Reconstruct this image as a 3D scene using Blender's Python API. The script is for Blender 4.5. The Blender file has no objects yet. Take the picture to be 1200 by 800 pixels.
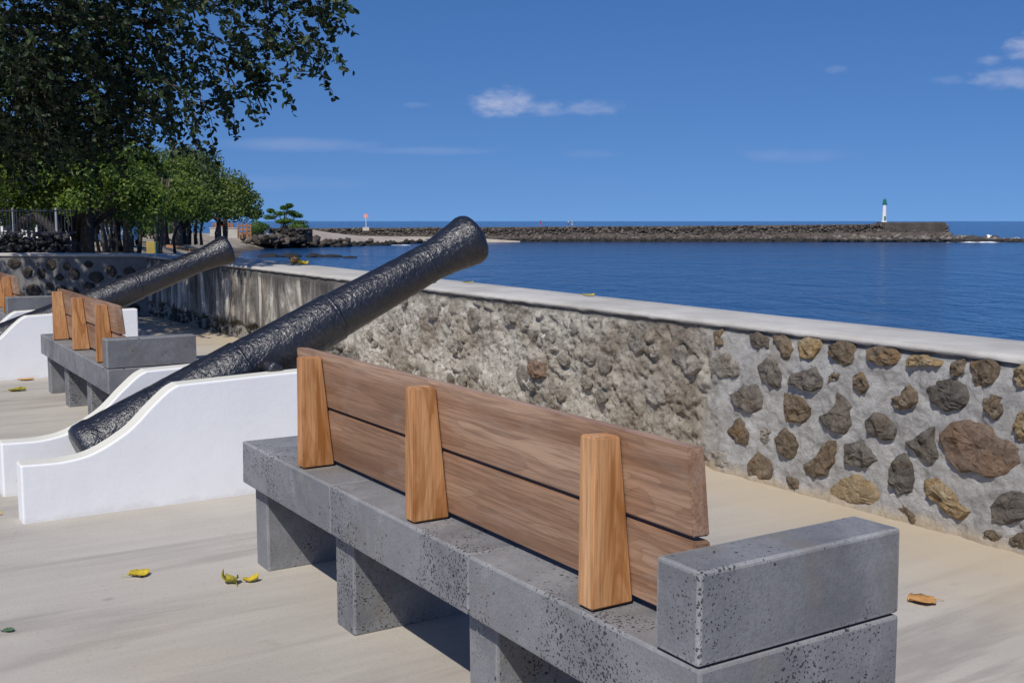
import bpy, bmesh, math, random
import numpy as np
from mathutils import Vector, Matrix, Euler
random.seed(7); np.random.seed(7)
R = math.radians
sc = bpy.context.scene
col = sc.collection

# ---------------------------------------------------------------- camera
FPX, HC = 1310.0, 1.35                      # focal length in photo pixels, eye height
PITCH = math.atan(141 / FPX)
cd = bpy.data.cameras.new('camera'); cam = bpy.data.objects.new('camera', cd); col.objects.link(cam)
cd.sensor_width = 36; cd.lens = 36 * FPX / 1200; cd.clip_start = .05; cd.clip_end = 60000
cam.location = (0, 0, HC); cam.rotation_euler = (math.pi / 2 - PITCH, 0, 0)
sc.camera = cam

# ---------------------------------------------------------------- sky and sun
SUN_EL, SUN_AZ = 50.0, 199.8                # azimuth clockwise from +Y
w = bpy.data.worlds.new('World'); sc.world = w; w.use_nodes = True
nt = w.node_tree; nt.nodes.clear()
def wn(t, **k):
    n = nt.nodes.new(t)
    for a, b in k.items(): setattr(n, a, b)
    return n
def wlink(a, b): nt.links.new(a, b)
def wmath(op, a, b=None, c=None):
    n = wn('ShaderNodeMath', operation=op)
    for i, v in enumerate((a, b, c)):
        if v is None: continue
        if isinstance(v, (int, float)): n.inputs[i].default_value = v
        else: wlink(v, n.inputs[i])
    return n.outputs[0]
sky = wn('ShaderNodeTexSky', sky_type='NISHITA'); sky.sun_disc = False
sky.sun_elevation = R(SUN_EL); sky.sun_rotation = R(SUN_AZ)
sky.altitude = 0; sky.air_density = 1.0; sky.dust_density = 0.2; sky.ozone_density = 2.5
# clear tropical air: the pale band at the horizon is all but absent, so the lookup is lifted a little
vm = wn('ShaderNodeVectorMath', operation='MULTIPLY_ADD'); tc = wn('ShaderNodeTexCoord'); wlink(tc.outputs['Generated'], vm.inputs[0])
vm.inputs[1].default_value = (1, 1, 1.0); vm.inputs[2].default_value = (0, 0, .22)
vn = wn('ShaderNodeVectorMath', operation='NORMALIZE'); wlink(vm.outputs[0], vn.inputs[0]); wlink(vn.outputs[0], sky.inputs[0])
hs = wn('ShaderNodeHueSaturation'); hs.inputs['Hue'].default_value = .511; hs.inputs['Saturation'].default_value = 1.3; hs.inputs['Value'].default_value = 1.0
wlink(sky.outputs[0], hs.inputs['Color'])
sx = wn('ShaderNodeSeparateXYZ'); wlink(tc.outputs['Generated'], sx.inputs[0])
az = wmath('ARCTAN2', sx.outputs[0], sx.outputs[1]); el = wmath('ARCSINE', sx.outputs[2])
cmb = wn('ShaderNodeCombineXYZ'); wlink(az, cmb.inputs[0]); wlink(wmath('MULTIPLY', el, 2.2), cmb.inputs[1])
def wnoise(scale, detail, rough=.6):
    n = wn('ShaderNodeTexNoise'); n.inputs['Scale'].default_value = scale; n.inputs['Detail'].default_value = detail
    n.inputs['Roughness'].default_value = rough; wlink(cmb.outputs[0], n.inputs['Vector']); return n.outputs[0]
nz = wnoise(60, 6); nz2 = wnoise(22, 5)
def cloud(px, py, rx, ry, dens, nk, noise, soft=1.0):
    a0 = math.atan((px - 600) / 1317); e0 = (259 - py) / 1317 * math.cos(a0)
    dx = wmath('DIVIDE', wmath('SUBTRACT', az, a0), rx / 1317); dy = wmath('DIVIDE', wmath('SUBTRACT', el, e0), ry / 1317)
    r2 = wmath('ADD', wmath('MULTIPLY', dx, dx), wmath('MULTIPLY', dy, dy))
    v = wmath('ADD', wmath('SUBTRACT', 1.0, r2), wmath('MULTIPLY', wmath('SUBTRACT', noise, .5), nk))
    m = wn('ShaderNodeMapRange', interpolation_type='SMOOTHSTEP'); wlink(v, m.inputs[0]); m.inputs[1].default_value = 0
    m.inputs[2].default_value = soft
    return wmath('MULTIPLY', m.outputs[0], dens)
CL = [(590, 124, 50, 20, .80, 2.0, nz, 1.7), (638, 130, 34, 11, .50, 2.0, nz, 1.7), (692, 129, 44, 11, .42, 2.0, nz, 1.8),
      (350, 171, 120, 10, .26, 1.2, nz2, 1.6), (500, 178, 110, 6, .18, 1.2, nz2, 1.6), (1205, 62, 34, 20, .55, 2.2, nz, 1.3),
      (1190, 95, 62, 14, .42, 2.2, nz, 1.3), (1150, 76, 16, 7, .3, 2.2, nz, 1.2), (1105, 98, 24, 6, .14, 2.2, nz, 1.3),
      (930, 183, 70, 10, .13, 2.2, nz2, 1.4), (490, 126, 20, 4, .12, 2, nz, 1.3), (975, 86, 14, 6, .14, 2, nz, 1.3),
      (330, 215, 130, 12, .10, 1.5, nz2, 1.6), (690, 182, 40, 6, .08, 2, nz2, 1.4)]
tot = None
for c in CL:
    m = cloud(*c); tot = m if tot is None else wmath('MAXIMUM', tot, m)
mx = wn('ShaderNodeMix', data_type='RGBA'); wlink(tot, mx.inputs[0]); wlink(hs.outputs[0], mx.inputs[6])
mx.inputs[7].default_value = (4.3, 4.7, 6.3, 1)
bg = wn('ShaderNodeBackground'); bg.inputs[1].default_value = .112; wlink(mx.outputs[2], bg.inputs[0])
wo = wn('ShaderNodeOutputWorld'); wlink(bg.outputs[0], wo.inputs[0])

sd = bpy.data.lights.new('sun', 'SUN'); sun = bpy.data.objects.new('sun', sd); col.objects.link(sun)
sd.energy = 3.9; sd.angle = R(.55); sd.color = (1, .955, .88)
sdir = Vector((math.sin(R(SUN_AZ)) * math.cos(R(SUN_EL)), math.cos(R(SUN_AZ)) * math.cos(R(SUN_EL)), math.sin(R(SUN_EL))))
sun.rotation_euler = sdir.to_track_quat('Z', 'Y').to_euler(); sun.location = sdir * 60
vs = sc.view_settings
vs.view_transform = 'Standard'; vs.look = 'None'; vs.exposure = 0.0; vs.gamma = 1; vs.use_curve_mapping = False
sc.cycles.max_bounces = 6; sc.cycles.diffuse_bounces = 3; sc.cycles.glossy_bounces = 3; sc.cycles.transmission_bounces = 3; sc.cycles.transparent_max_bounces = 4
sc.render.resolution_x, sc.render.resolution_y = 1024, 682

# ---------------------------------------------------------------- geometry of the place
# plaza frame: l along the sea wall (away), w towards the sea, origin at the near bench's outer corner
LD = Vector((-.53301, .84611, 0)); WD = Vector((.84611, .53301, 0)); OR = Vector((.35899, 2.05793, 0))
ROTZ = math.atan2(.84611, -.53301)          # local x = l, local y = -w
def PW(l, w_, z=0): return OR + LD * l + WD * w_ + Vector((0, 0, z))
def ray(x, y):
    a = (x - 600) / FPX; b = -(y - 400) / FPX
    return Vector((a, math.cos(PITCH) + b * math.sin(PITCH), -math.sin(PITCH) + b * math.cos(PITCH)))
def at_y(x, y, Y): r = ray(x, y); return Vector((0, 0, HC)) + r * (Y / r.y)
def at_z(x, y, z): r = ray(x, y); return Vector((0, 0, HC)) + r * ((z - HC) / r.z)
def at_w(x, y, w_):                          # on the plane of constant w; returns (l, z)
    r = ray(x, y); c = Vector((0, 0, HC)); t = ((OR + WD * w_) - c).dot(WD) / r.dot(WD); P = c + r * t
    return (P - OR).dot(LD), P.z

# ---------------------------------------------------------------- numpy noise
_rs = np.random.RandomState(3); PERM = np.tile(_rs.permutation(256), 3); GR = _rs.randn(256, 3); GR /= np.linalg.norm(GR, axis=1)[:, None]
RV = _rs.rand(256, 3)
def pn(p):
    p = np.asarray(p, float); i = np.floor(p).astype(int); f = p - i; u = f * f * f * (f * (f * 6 - 15) + 10); i &= 255
    out = 0
    for a in (0, 1):
        for b in (0, 1):
            for c in (0, 1):
                h = PERM[PERM[PERM[i[:, 0] + a] + i[:, 1] + b] + i[:, 2] + c]
                d = (GR[h] * (f - (a, b, c))).sum(1)
                out = out + d * (u[:, 0] if a else 1 - u[:, 0]) * (u[:, 1] if b else 1 - u[:, 1]) * (u[:, 2] if c else 1 - u[:, 2])
    return out
def fbm(p, o=4, g=.5):
    p = np.asarray(p, float); s = 0; a = 1
    for k in range(o): s = s + a * pn(p * 2 ** k + k * 17.3); a *= g
    return s
def worley(p):
    p = np.asarray(p, float); i = np.floor(p).astype(int); f = p - i
    d1 = np.full(len(p), 9.); d2 = d1.copy()
    for a in (-1, 0, 1):
        for b in (-1, 0, 1):
            for c in (-1, 0, 1):
                j = (i + (a, b, c)) & 255
                h = PERM[PERM[PERM[j[:, 0]] + j[:, 1]] + j[:, 2]]
                d = np.linalg.norm(RV[h] + (a, b, c) - f, axis=1)
                d2 = np.where(d < d1, d1, np.minimum(d2, d)); d1 = np.minimum(d1, d)
    return d1, d2
def sstep(a, b, x): t = np.clip((x - a) / (b - a), 0, 1); return t * t * (3 - 2 * t)

# ---------------------------------------------------------------- materials
def mat(name):
    m = bpy.data.materials.new(name); m.use_nodes = True; m.node_tree.nodes.clear(); return G(m)
class G:
    def __init__(s, m):
        s.m = m; s.t = m.node_tree; s.out = s.n('ShaderNodeOutputMaterial'); s.b = s.n('ShaderNodeBsdfPrincipled')
        s.l(s.b.outputs[0], s.out.inputs[0]); s.tc = s.n('ShaderNodeTexCoord')
    def n(s, t, **k):
        x = s.t.nodes.new(t)
        for a, b in k.items(): setattr(x, a, b)
        return x
    def l(s, a, b): s.t.links.new(a, b)
    def set(s, inp, v):
        if isinstance(v, (int, float)): inp.default_value = v
        elif isinstance(v, (tuple, list)): inp.default_value = tuple(v) + ((1,) if len(v) == 3 and len(inp.default_value) == 4 else ())
        else: s.l(v, inp)
    def coord(s, scale=(1, 1, 1), loc=(0, 0, 0), rot=(0, 0, 0), space='Object'):
        mp = s.n('ShaderNodeMapping'); s.l(s.tc.outputs[space], mp.inputs[0])
        mp.inputs['Scale'].default_value = scale; mp.inputs['Location'].default_value = loc; mp.inputs['Rotation'].default_value = rot
        return mp.outputs[0]
    def world(s, scale=(1, 1, 1), rot=(0, 0, 0)):
        g = s.n('ShaderNodeNewGeometry'); mp = s.n('ShaderNodeMapping'); s.l(g.outputs['Position'], mp.inputs[0])
        mp.inputs['Scale'].default_value = scale; mp.inputs['Rotation'].default_value = rot; return mp.outputs[0]
    def noise(s, v, scale=5, detail=4, rough=.55, dist=0):
        x = s.n('ShaderNodeTexNoise'); s.l(v, x.inputs['Vector']); x.inputs['Scale'].default_value = scale
        x.inputs['Detail'].default_value = detail; x.inputs['Roughness'].default_value = rough; x.inputs['Distortion'].default_value = dist
        return x.outputs[0]
    def voro(s, v, scale=5, feature='F1', rnd=1):
        x = s.n('ShaderNodeTexVoronoi', feature=feature); s.l(v, x.inputs['Vector']); x.inputs['Scale'].default_value = scale
        x.inputs['Randomness'].default_value = rnd; return x.outputs[0] if feature != 'COL' else x.outputs[1]
    def ramp(s, f, stops):
        x = s.n('ShaderNodeValToRGB'); s.l(f, x.inputs[0]); e = x.color_ramp.elements
        while len(e) > 1: e.remove(e[-1])
        e[0].position = stops[0][0]; e[0].color = tuple(stops[0][1]) + (1,) if not isinstance(stops[0][1], float) else (stops[0][1],) * 3 + (1,)
        for p, c in stops[1:]:
            q = e.new(p); q.color = tuple(c) + (1,) if not isinstance(c, float) else (c,) * 3 + (1,)
        return x.outputs[0]
    def map(s, f, a, b, c=0., d=1., smooth=True):
        x = s.n('ShaderNodeMapRange'); x.interpolation_type = 'SMOOTHSTEP' if smooth else 'LINEAR'; s.set(x.inputs[0], f)
        for i, v in enumerate((a, b, c, d)): s.set(x.inputs[i + 1], v)
        return x.outputs[0]
    def mix(s, f, a, b, mode='MIX'):
        x = s.n('ShaderNodeMix', data_type='RGBA', blend_type=mode); s.set(x.inputs[0], f); s.set(x.inputs[6], a); s.set(x.inputs[7], b); return x.outputs[2]
    def math(s, op, a, b=0., c=None):
        x = s.n('ShaderNodeMath', operation=op); s.set(x.inputs[0], a); s.set(x.inputs[1], b)
        if c is not None: s.set(x.inputs[2], c)
        return x.outputs[0]
    def bump(s, h, dist=.01, strength=1, prev=None):
        x = s.n('ShaderNodeBump'); s.l(h, x.inputs['Height']); x.inputs['Distance'].default_value = dist; x.inputs['Strength'].default_value = strength
        if prev is not None: s.l(prev, x.inputs['Normal'])
        return x.outputs[0]
    def fin(s, color=None, rough=.7, normal=None, spec=None, metal=None):
        if color is not None: s.set(s.b.inputs['Base Color'], color)
        s.set(s.b.inputs['Roughness'], rough)
        if normal is not None: s.l(normal, s.b.inputs['Normal'])
        if spec is not None: s.b.inputs['Specular IOR Level'].default_value = spec
        if metal is not None: s.b.inputs['Metallic'].default_value = metal
        return s.m

def m_plain(name, c, rough=.7, var=.15, scale=4, bump=.002, spec=None, metal=None):
    g = mat(name); v = g.coord(); n = g.noise(v, scale, 5)
    k = g.ramp(n, [(.3, tuple(x * (1 - var) for x in c)), (.7, tuple(min(1, x * (1 + var)) for x in c))])
    return g.fin(k, rough, g.bump(g.noise(v, scale * 8, 3), bump), spec, metal)

def m_basalt(name, lo, hi, pit=1.0):
    g = mat(name); v = g.coord()
    oi = g.n('ShaderNodeObjectInfo'); off = g.n('ShaderNodeVectorMath', operation='ADD'); g.l(v, off.inputs[0])
    cx = g.n('ShaderNodeCombineXYZ'); g.l(g.math('MULTIPLY', oi.outputs['Random'], 40.), cx.inputs[0]); g.l(cx.outputs[0], off.inputs[1]); v = off.outputs[0]
    c = g.ramp(g.noise(v, 3.2, 5, .6, .6), [(.3, lo), (.5, tuple((a + b) / 2 for a, b in zip(lo, hi))), (.68, hi)])
    c = g.mix(g.map(g.noise(v, 1.6, 3, .6, 1.5), .56, .72, 0., .45), c, tuple(x * 1.35 for x in hi))     # pale water marks
    c = g.mix(g.map(g.noise(v, 120, 2), .35, .75, 0., .35), c, tuple(x * .72 for x in lo))
    c = g.mix(g.map(g.noise(v, 4.3, 5, .65), .54, .72, 0., .5), c, (.19, .165, .125))
    c = g.mix(g.map(g.noise(v, 9, 5, .7), .5, .7, 0., .3), c, tuple(x * 1.25 for x in hi))
    dv = g.n('ShaderNodeTexNoise'); g.l(v, dv.inputs['Vector']); dv.inputs['Scale'].default_value = 55; dv.inputs['Detail'].default_value = 2
    dm = g.n('ShaderNodeVectorMath', operation='MULTIPLY_ADD'); g.l(dv.outputs[1], dm.inputs[0]); dm.inputs[1].default_value = (.022, .022, .022); g.l(v, dm.inputs[2]); q = dm.outputs[0]
    zone = g.map(g.noise(v, 2.6, 4, .65), .38, .60)                                           # where the vesicles crowd
    p1 = g.math('LESS_THAN', g.voro(q, 105), g.math('MULTIPLY', zone, .36 * pit))
    p2 = g.math('LESS_THAN', g.voro(q, 46), g.math('MULTIPLY', g.map(g.noise(v, 4, 3, .7), .45, .68), .24 * pit))
    p3 = g.math('LESS_THAN', g.voro(q, 17), g.math('MULTIPLY', g.map(g.noise(v, 7, 2), .42, .66), .115 * pit))
    pits = g.math('MAXIMUM', g.math('MAXIMUM', p1, p2), p3)
    c = g.mix(g.math('MULTIPLY', pits, .80), c, (.014, .014, .014))
    nb = g.bump(g.noise(v, 150, 4, .7), .0026, .55)
    nb = g.bump(g.math('SUBTRACT', 1., pits), .003, .8, nb)
    return g.fin(c, .74, nb, .3)
BASALT = m_basalt('basalt', (.145, .145, .15), (.265, .263, .265))
BASALT_ARM = m_basalt('dense_basalt', (.125, .127, .133), (.225, .226, .23), .66)
BASALT_EDGE = m_basalt('basalt_worn_edge', (.185, .185, .186), (.315, .312, .305), 1.)

def m_wood(name, dark, mid, light, axis, stain=0., patch=0.):
    g = mat(name); sca = [7, 7, 7]; sca[axis] = .8
    oi = g.n('ShaderNodeObjectInfo')
    v0 = g.coord(); off = g.n('ShaderNodeVectorMath', operation='ADD'); g.l(v0, off.inputs[0])
    cx = g.n('ShaderNodeCombineXYZ')
    for i in range(3): g.l(g.math('MULTIPLY', oi.outputs['Random'], 13. + 7 * i), cx.inputs[i])
    g.l(cx.outputs[0], off.inputs[1])
    mp = g.n('ShaderNodeMapping'); g.l(off.outputs[0], mp.inputs[0]); mp.inputs['Scale'].default_value = sca; v = mp.outputs[0]
    big = g.noise(v, .9, 2, .45, 1.1)
    rings = g.math('FRACT', g.math('ADD', g.math('MULTIPLY', big, 14.), g.math('MULTIPLY', g.noise(v, 5, 3), .5)))
    rings = g.math('POWER', rings, 2.5)
    fs = [85, 85, 85]; fs[axis] = 3
    mp2 = g.n('ShaderNodeMapping'); g.l(off.outputs[0], mp2.inputs[0]); mp2.inputs['Scale'].default_value = fs
    fine = g.noise(mp2.outputs[0], 1.4, 4, .7)
    c = g.ramp(big, [(.3, dark), (.5, mid), (.68, light)])
    c = g.mix(g.math('MULTIPLY', rings, .36), c, tuple(x * .72 for x in dark))
    c = g.mix(g.map(fine, .36, .60, .50, 0.), c, tuple(x * .62 for x in dark))
    if patch: c = g.mix(g.map(g.noise(g.coord((3, 7, 7)), 1.3, 4, .6, 1.), .5, .72, 0., patch), c, (.33, .25, .19))
    if stain:
        sm = [14, 14, 14]; sm[axis] = 2.4
        mp3 = g.n('ShaderNodeMapping'); g.l(off.outputs[0], mp3.inputs[0]); mp3.inputs['Scale'].default_value = sm
        c = g.mix(g.map(g.noise(mp3.outputs[0], 1.0, 4, .6, .8), .46, .66, 0., stain), c, (.27, .095, .016))
    nb = g.bump(fine, .0012, .6)
    return g.fin(c, .58, nb, .3)
BOARD = m_wood('weathered_hardwood_board', (.225, .12, .068), (.375, .218, .132), (.51, .335, .225), 0, 0, .35)
POST = m_wood('orange_hardwood_post', (.46, .215, .085), (.60, .31, .135), (.68, .40, .20), 2, .8)

def m_concrete():
    g = mat('plaza_concrete'); v = g.coord()
    c = g.ramp(g.noise(v, .55, 6, .6, .4), [(.3, (.335, .30, .255)), (.5, (.425, .388, .332)), (.7, (.495, .455, .392))])
    st = g.noise(g.coord((9, .8, 1), rot=(0, 0, .05)), .8, 6, .65, .7)              # broom and trowel streaks along w
    c = g.mix(g.map(st, .35, .75, 0., .55), c, (.53, .485, .41))
    st2 = g.noise(g.coord((4.2, .45, 1), (3, 7, 0), (0, 0, -.06)), .9, 5, .6, .5)
    c = g.mix(g.map(st2, .50, .68, 0., .65), c, (.275, .245, .215))
    c = g.mix(g.map(g.noise(g.coord((1, .55, 1), (11, 3, 0)), 1.3, 5, .6), .56, .75, 0., .35), c, (.48, .40, .29))   # yellow dust
    c = g.mix(g.map(g.noise(v, 7, 5, .7), .60, .78, 0., .45), c, (.25, .22, .18))
    c = g.mix(g.map(g.noise(v, 55, 5, .75), .54, .72, 0., .45), c, (.24, .21, .18))
    c = g.mix(g.math('MULTIPLY', g.map(g.voro(g.coord((7, 4.4, 1)), 1.), .04, .15, .5, 0.), g.map(g.noise(v, 1.3, 3), .5, .62)), c, (.20, .17, .14))
    # sandy line along the foot of the sea wall (local y = -w)
    sy = g.n('ShaderNodeSeparateXYZ'); g.l(v, sy.inputs[0])
    foot = g.math('MULTIPLY', g.map(g.math('ADD', sy.outputs[1], g.math('MULTIPLY', g.noise(v, 2.2, 4), .6)), -1.45, -2.35, 0., 1.), .8)
    c = g.mix(foot, c, (.50, .41, .285))
    h = g.math('ADD', g.noise(v, 90, 5, .7), g.math('MULTIPLY', st, 1.4))
    return g.fin(c, .82, g.bump(h, .003, .55), .25)
CONCRETE = m_concrete()

def m_white(name, c, dirt):
    g = mat(name); v = g.coord()
    k = g.ramp(g.noise(v, 2.5, 5), [(.3, tuple(x * .94 for x in c)), (.65, c)])
    sz = g.n('ShaderNodeSeparateXYZ'); g.l(v, sz.inputs[0])
    low = g.math('MULTIPLY', g.map(g.math('ADD', sz.outputs[2], g.math('MULTIPLY', g.noise(v, 14, 4), .10)), .045, .085, 1., 0.), dirt)
    k = g.mix(low, k, (.42, .39, .34))
    k = g.mix(g.map(g.noise(v, 26, 3, .6), .70, .76, 0., .4), k, (.50, .46, .40))
    h = g.math('ADD', g.noise(v, 9, 4, .6), g.math('MULTIPLY', g.noise(v, 45, 4, .6), .45))
    return g.fin(k, .55, g.bump(h, .006, .35), .35)
WHITE = m_white('white_masonry_paint', (.86, .86, .85), .22)
CREAM = m_white('yellowed_paint_on_top', (.74, .71, .60), 0.)

def m_iron():
    g = mat('black_tar_painted_iron'); v = g.coord()
    n1 = g.noise(v, 42, 4, .62, .3); n2 = g.noise(v, 18, 3, .6)
    c = g.ramp(n2, [(.3, (.010, .010, .013)), (.7, (.022, .022, .027))])
    c = g.mix(g.map(g.noise(v, 5, 5, .7), .62, .74, 0., .5), c, (.07, .05, .038))
    h = g.math('ADD', n1, g.math('MULTIPLY', n2, .7))
    r = .31
    m = g.fin(c, r, g.bump(h, .010, .85), .8)
    return m
IRON = m_iron()

def m_seawall():
    """ l = local x.  mortar with stones (l<2.95) / crumbling lime rubble / streaked plaster (l>7.6) """
    g = mat('sea_wall_masonry'); v = g.coord(); s = g.n('ShaderNodeSeparateXYZ'); g.l(v, s.inputs[0]); lx, z = s.outputs[0], s.outputs[2]
    w1 = g.noise(v, 2.3, 4, .6)
    mort = g.ramp(g.noise(v, 8, 6, .7), [(.28, (.30, .285, .265)), (.5, (.44, .425, .40)), (.72, (.58, .565, .54))])
    mort = g.mix(g.map(g.noise(v, 70, 3, .7), .56, .74, 0., .5), mort, (.20, .19, .175))
    mort = g.mix(g.map(g.noise(v, 1.7, 4, .6), .55, .72, 0., .4), mort, (.44, .37, .27))
    lime = g.ramp(g.noise(v, 6, 6, .72), [(.25, (.125, .10, .073)), (.45, (.26, .215, .163)), (.6, (.41, .36, .285)), (.75, (.58, .53, .44))])
    pale = g.math('MULTIPLY', g.map(g.noise(g.coord((.8, 1, 1.1), (1.2, 0, .4)), 1.7, 6, .68), .38, .56), g.map(lx, 3.4, 4.6, .45, 1.))
    lime = g.mix(g.math('MULTIPLY', pale, .8), lime, g.ramp(g.noise(v, 16, 5, .7), [(.3, (.43, .395, .325)), (.65, (.76, .72, .63))]))
    lime = g.mix(g.map(g.noise(v, 30, 6, .78), .53, .64, 0., .85), lime, (.085, .068, .052))
    lime = g.mix(g.map(g.noise(v, 1.1, 3), .55, .66, 0., .55), lime, (.20, .15, .105))
    stz = g.noise(g.coord((3.0, 1, .75)), 1.0, 7, .68, .8)
    pla = g.ramp(stz, [(.33, (.06, .057, .053)), (.43, (.15, .14, .128)), (.50, (.32, .295, .255)), (.57, (.70, .65, .57))])
    pla = g.mix(g.map(g.noise(g.coord((7, 1, .6), (5, 0, 2)), 1.1, 5, .6), .56, .68, 0., .5), pla, (.42, .27, .16))
    topd = g.map(g.math('ADD', z, g.math('MULTIPLY', g.noise(g.coord((6, 1, 1)), 1, 4), .5)), .88, 1.06, 0., .75)
    pla = g.mix(topd, pla, (.095, .09, .082))
    footn = g.map(g.math('SUBTRACT', z, g.math('MULTIPLY', g.noise(v, 4.5, 4, .65), .42)), -.05, .03, 1., 0.)
    pla = g.mix(footn, pla, g.ramp(g.noise(v, 14, 5, .7), [(.35, (.03, .028, .025)), (.7, (.18, .165, .14))]))
    f1 = g.map(g.math('ADD', lx, g.math('MULTIPLY', w1, .5)), 3.10, 3.32)
    f2 = g.map(g.math('ADD', lx, g.math('MULTIPLY', w1, 1.6)), 8.2, 9.1)
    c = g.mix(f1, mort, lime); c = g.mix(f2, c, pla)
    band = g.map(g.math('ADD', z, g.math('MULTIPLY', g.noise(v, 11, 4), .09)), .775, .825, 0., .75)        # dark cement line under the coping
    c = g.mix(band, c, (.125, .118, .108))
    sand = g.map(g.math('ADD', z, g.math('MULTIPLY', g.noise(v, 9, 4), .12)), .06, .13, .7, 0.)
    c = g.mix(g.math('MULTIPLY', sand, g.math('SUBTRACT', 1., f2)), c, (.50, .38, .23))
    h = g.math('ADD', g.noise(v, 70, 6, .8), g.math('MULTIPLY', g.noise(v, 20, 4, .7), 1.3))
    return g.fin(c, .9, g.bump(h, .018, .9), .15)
SEAWALL = m_seawall()

def m_stone(name, a, b, c3, patch=(.5, .33, .14), pk=.3):
    g = mat(name); v = g.coord(); oi = g.n('ShaderNodeObjectInfo')
    off = g.n('ShaderNodeVectorMath', operation='ADD'); g.l(v, off.inputs[0]); cx = g.n('ShaderNodeCombineXYZ')
    g.l(g.math('MULTIPLY', oi.outputs['Random'], 31.), cx.inputs[0]); g.l(cx.outputs[0], off.inputs[1]); v = off.outputs[0]
    c = g.ramp(g.noise(v, 14, 6, .7, .3), [(.28, a), (.5, b), (.74, c3)])
    c = g.mix(g.map(g.noise(v, 9, 4, .6), .5, .68, 0., pk), c, patch)
    c = g.mix(g.map(g.noise(v, 60, 5, .75), .53, .66, 0., .75), c, tuple(x * .35 for x in a))
    br = g.map(oi.outputs['Random'], 0., 1., .82, 1.18, False)
    hsn = g.n('ShaderNodeHueSaturation'); g.l(br, hsn.inputs['Value']); g.l(c, hsn.inputs['Color'])
    h = g.math('ADD', g.noise(v, 48, 6, .8), g.math('MULTIPLY', g.noise(v, 16, 3), 1.2))
    return g.fin(hsn.outputs[0], .88, g.bump(h, .022, .9), .2)
ST_GREY = m_stone('grey_lava_stone', (.085, .073, .062), (.155, .135, .113), (.26, .235, .20), (.26, .18, .10), .25)
ST_BROWN = m_stone('brown_lava_stone', (.105, .078, .052), (.185, .14, .095), (.31, .25, .175), (.33, .19, .075), .45)
ST_OCHRE = m_stone('ochre_stone', (.19, .135, .075), (.31, .235, .14), (.45, .37, .25), (.40, .24, .09), .45)
ST_RED = m_stone('reddish_lava_stone', (.135, .092, .066), (.22, .155, .112), (.31, .235, .175), (.33, .19, .10), .35)
ST_LIME = m_stone('lime_crusted_stone', (.17, .145, .115), (.30, .27, .225), (.48, .45, .39), (.22, .165, .11), .35)
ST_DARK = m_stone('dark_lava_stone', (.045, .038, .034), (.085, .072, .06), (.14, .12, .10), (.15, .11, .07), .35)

def m_coping():
    g = mat('coping_concrete'); v = g.coord()
    c = g.ramp(g.noise(v, 2.2, 6, .65), [(.3, (.40, .375, .335)), (.55, (.52, .495, .45)), (.75, (.60, .575, .53))])
    c = g.mix(g.map(g.noise(g.coord((1, 9, 1)), 1.1, 5, .6), .52, .70, 0., .35), c, (.36, .335, .29))
    c = g.mix(g.map(g.noise(v, 60, 4, .7), .6, .75, 0., .4), c, (.28, .26, .23))
    return g.fin(c, .85, g.bump(g.math('ADD', g.noise(v, 80, 4, .7), g.noise(v, 12, 4)), .004, .7), .2)
COPING = m_coping()

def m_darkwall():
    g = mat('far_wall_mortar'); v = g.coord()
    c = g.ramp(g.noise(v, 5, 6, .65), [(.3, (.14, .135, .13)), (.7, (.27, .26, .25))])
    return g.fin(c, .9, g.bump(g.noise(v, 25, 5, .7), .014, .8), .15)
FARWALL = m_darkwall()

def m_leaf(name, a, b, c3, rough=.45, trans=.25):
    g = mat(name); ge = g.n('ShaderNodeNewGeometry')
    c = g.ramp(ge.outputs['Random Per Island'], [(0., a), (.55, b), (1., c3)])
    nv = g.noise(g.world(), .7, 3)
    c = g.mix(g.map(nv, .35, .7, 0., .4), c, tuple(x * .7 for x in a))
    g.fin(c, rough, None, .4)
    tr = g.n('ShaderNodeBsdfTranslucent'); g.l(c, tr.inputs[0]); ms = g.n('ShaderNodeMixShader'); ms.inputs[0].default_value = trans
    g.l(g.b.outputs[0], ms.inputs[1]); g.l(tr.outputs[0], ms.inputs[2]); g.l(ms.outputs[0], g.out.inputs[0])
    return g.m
LEAF_NEAR = m_leaf('near_leaf', (.014, .030, .010), (.026, .050, .013), (.045, .070, .018), .55, .15)  # shade of the overhanging canopy is put into this dark leaf colour
LEAF_MID = m_leaf('banyan_leaf', (.070, .125, .020), (.135, .215, .030), (.24, .29, .045), .5, .35)
LEAF_FAR = m_leaf('far_banyan_leaf', (.080, .125, .028), (.135, .195, .038), (.21, .25, .055), .5, .35)
LEAF_ALM = m_leaf('almond_leaf', (.045, .11, .02), (.085, .18, .026), (.15, .22, .035), .45, .3)
BARK = m_plain('grey_bark', (.115, .095, .08), .9, .4, 5, .02)
BARK_D = m_plain('dark_bark', (.05, .042, .035), .9, .4, 6, .02)

def m_sea():
    g = mat('sea_water'); p = g.world()
    big = g.noise(g.world((.012, .035, 1)), 1., 4, .55)
    c = g.ramp(big, [(.3, (.005, .042, .125)), (.7, (.012, .068, .175))])
    n1 = g.noise(g.world((1.1, .62, 1)), 1., 4, .6, .5); n2 = g.noise(g.world((.34, .17, 1)), 1., 4, .6, .6); n3 = g.noise(g.world((.035, .045, 1)), 1., 3, .5)
    h = g.math('ADD', g.math('MULTIPLY', n1, .30), g.math('ADD', g.math('MULTIPLY', n2, 1.3), g.math('MULTIPLY', n3, 2.0)))
    g.fin(c, .14, g.bump(h, .75, 1.), .5); g.b.inputs['IOR'].default_value = 1.333
    return g.m
SEA = m_sea()
FOAM = m_plain('white_foam', (.80, .82, .84), .8, .1, 1.5, .05)

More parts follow.
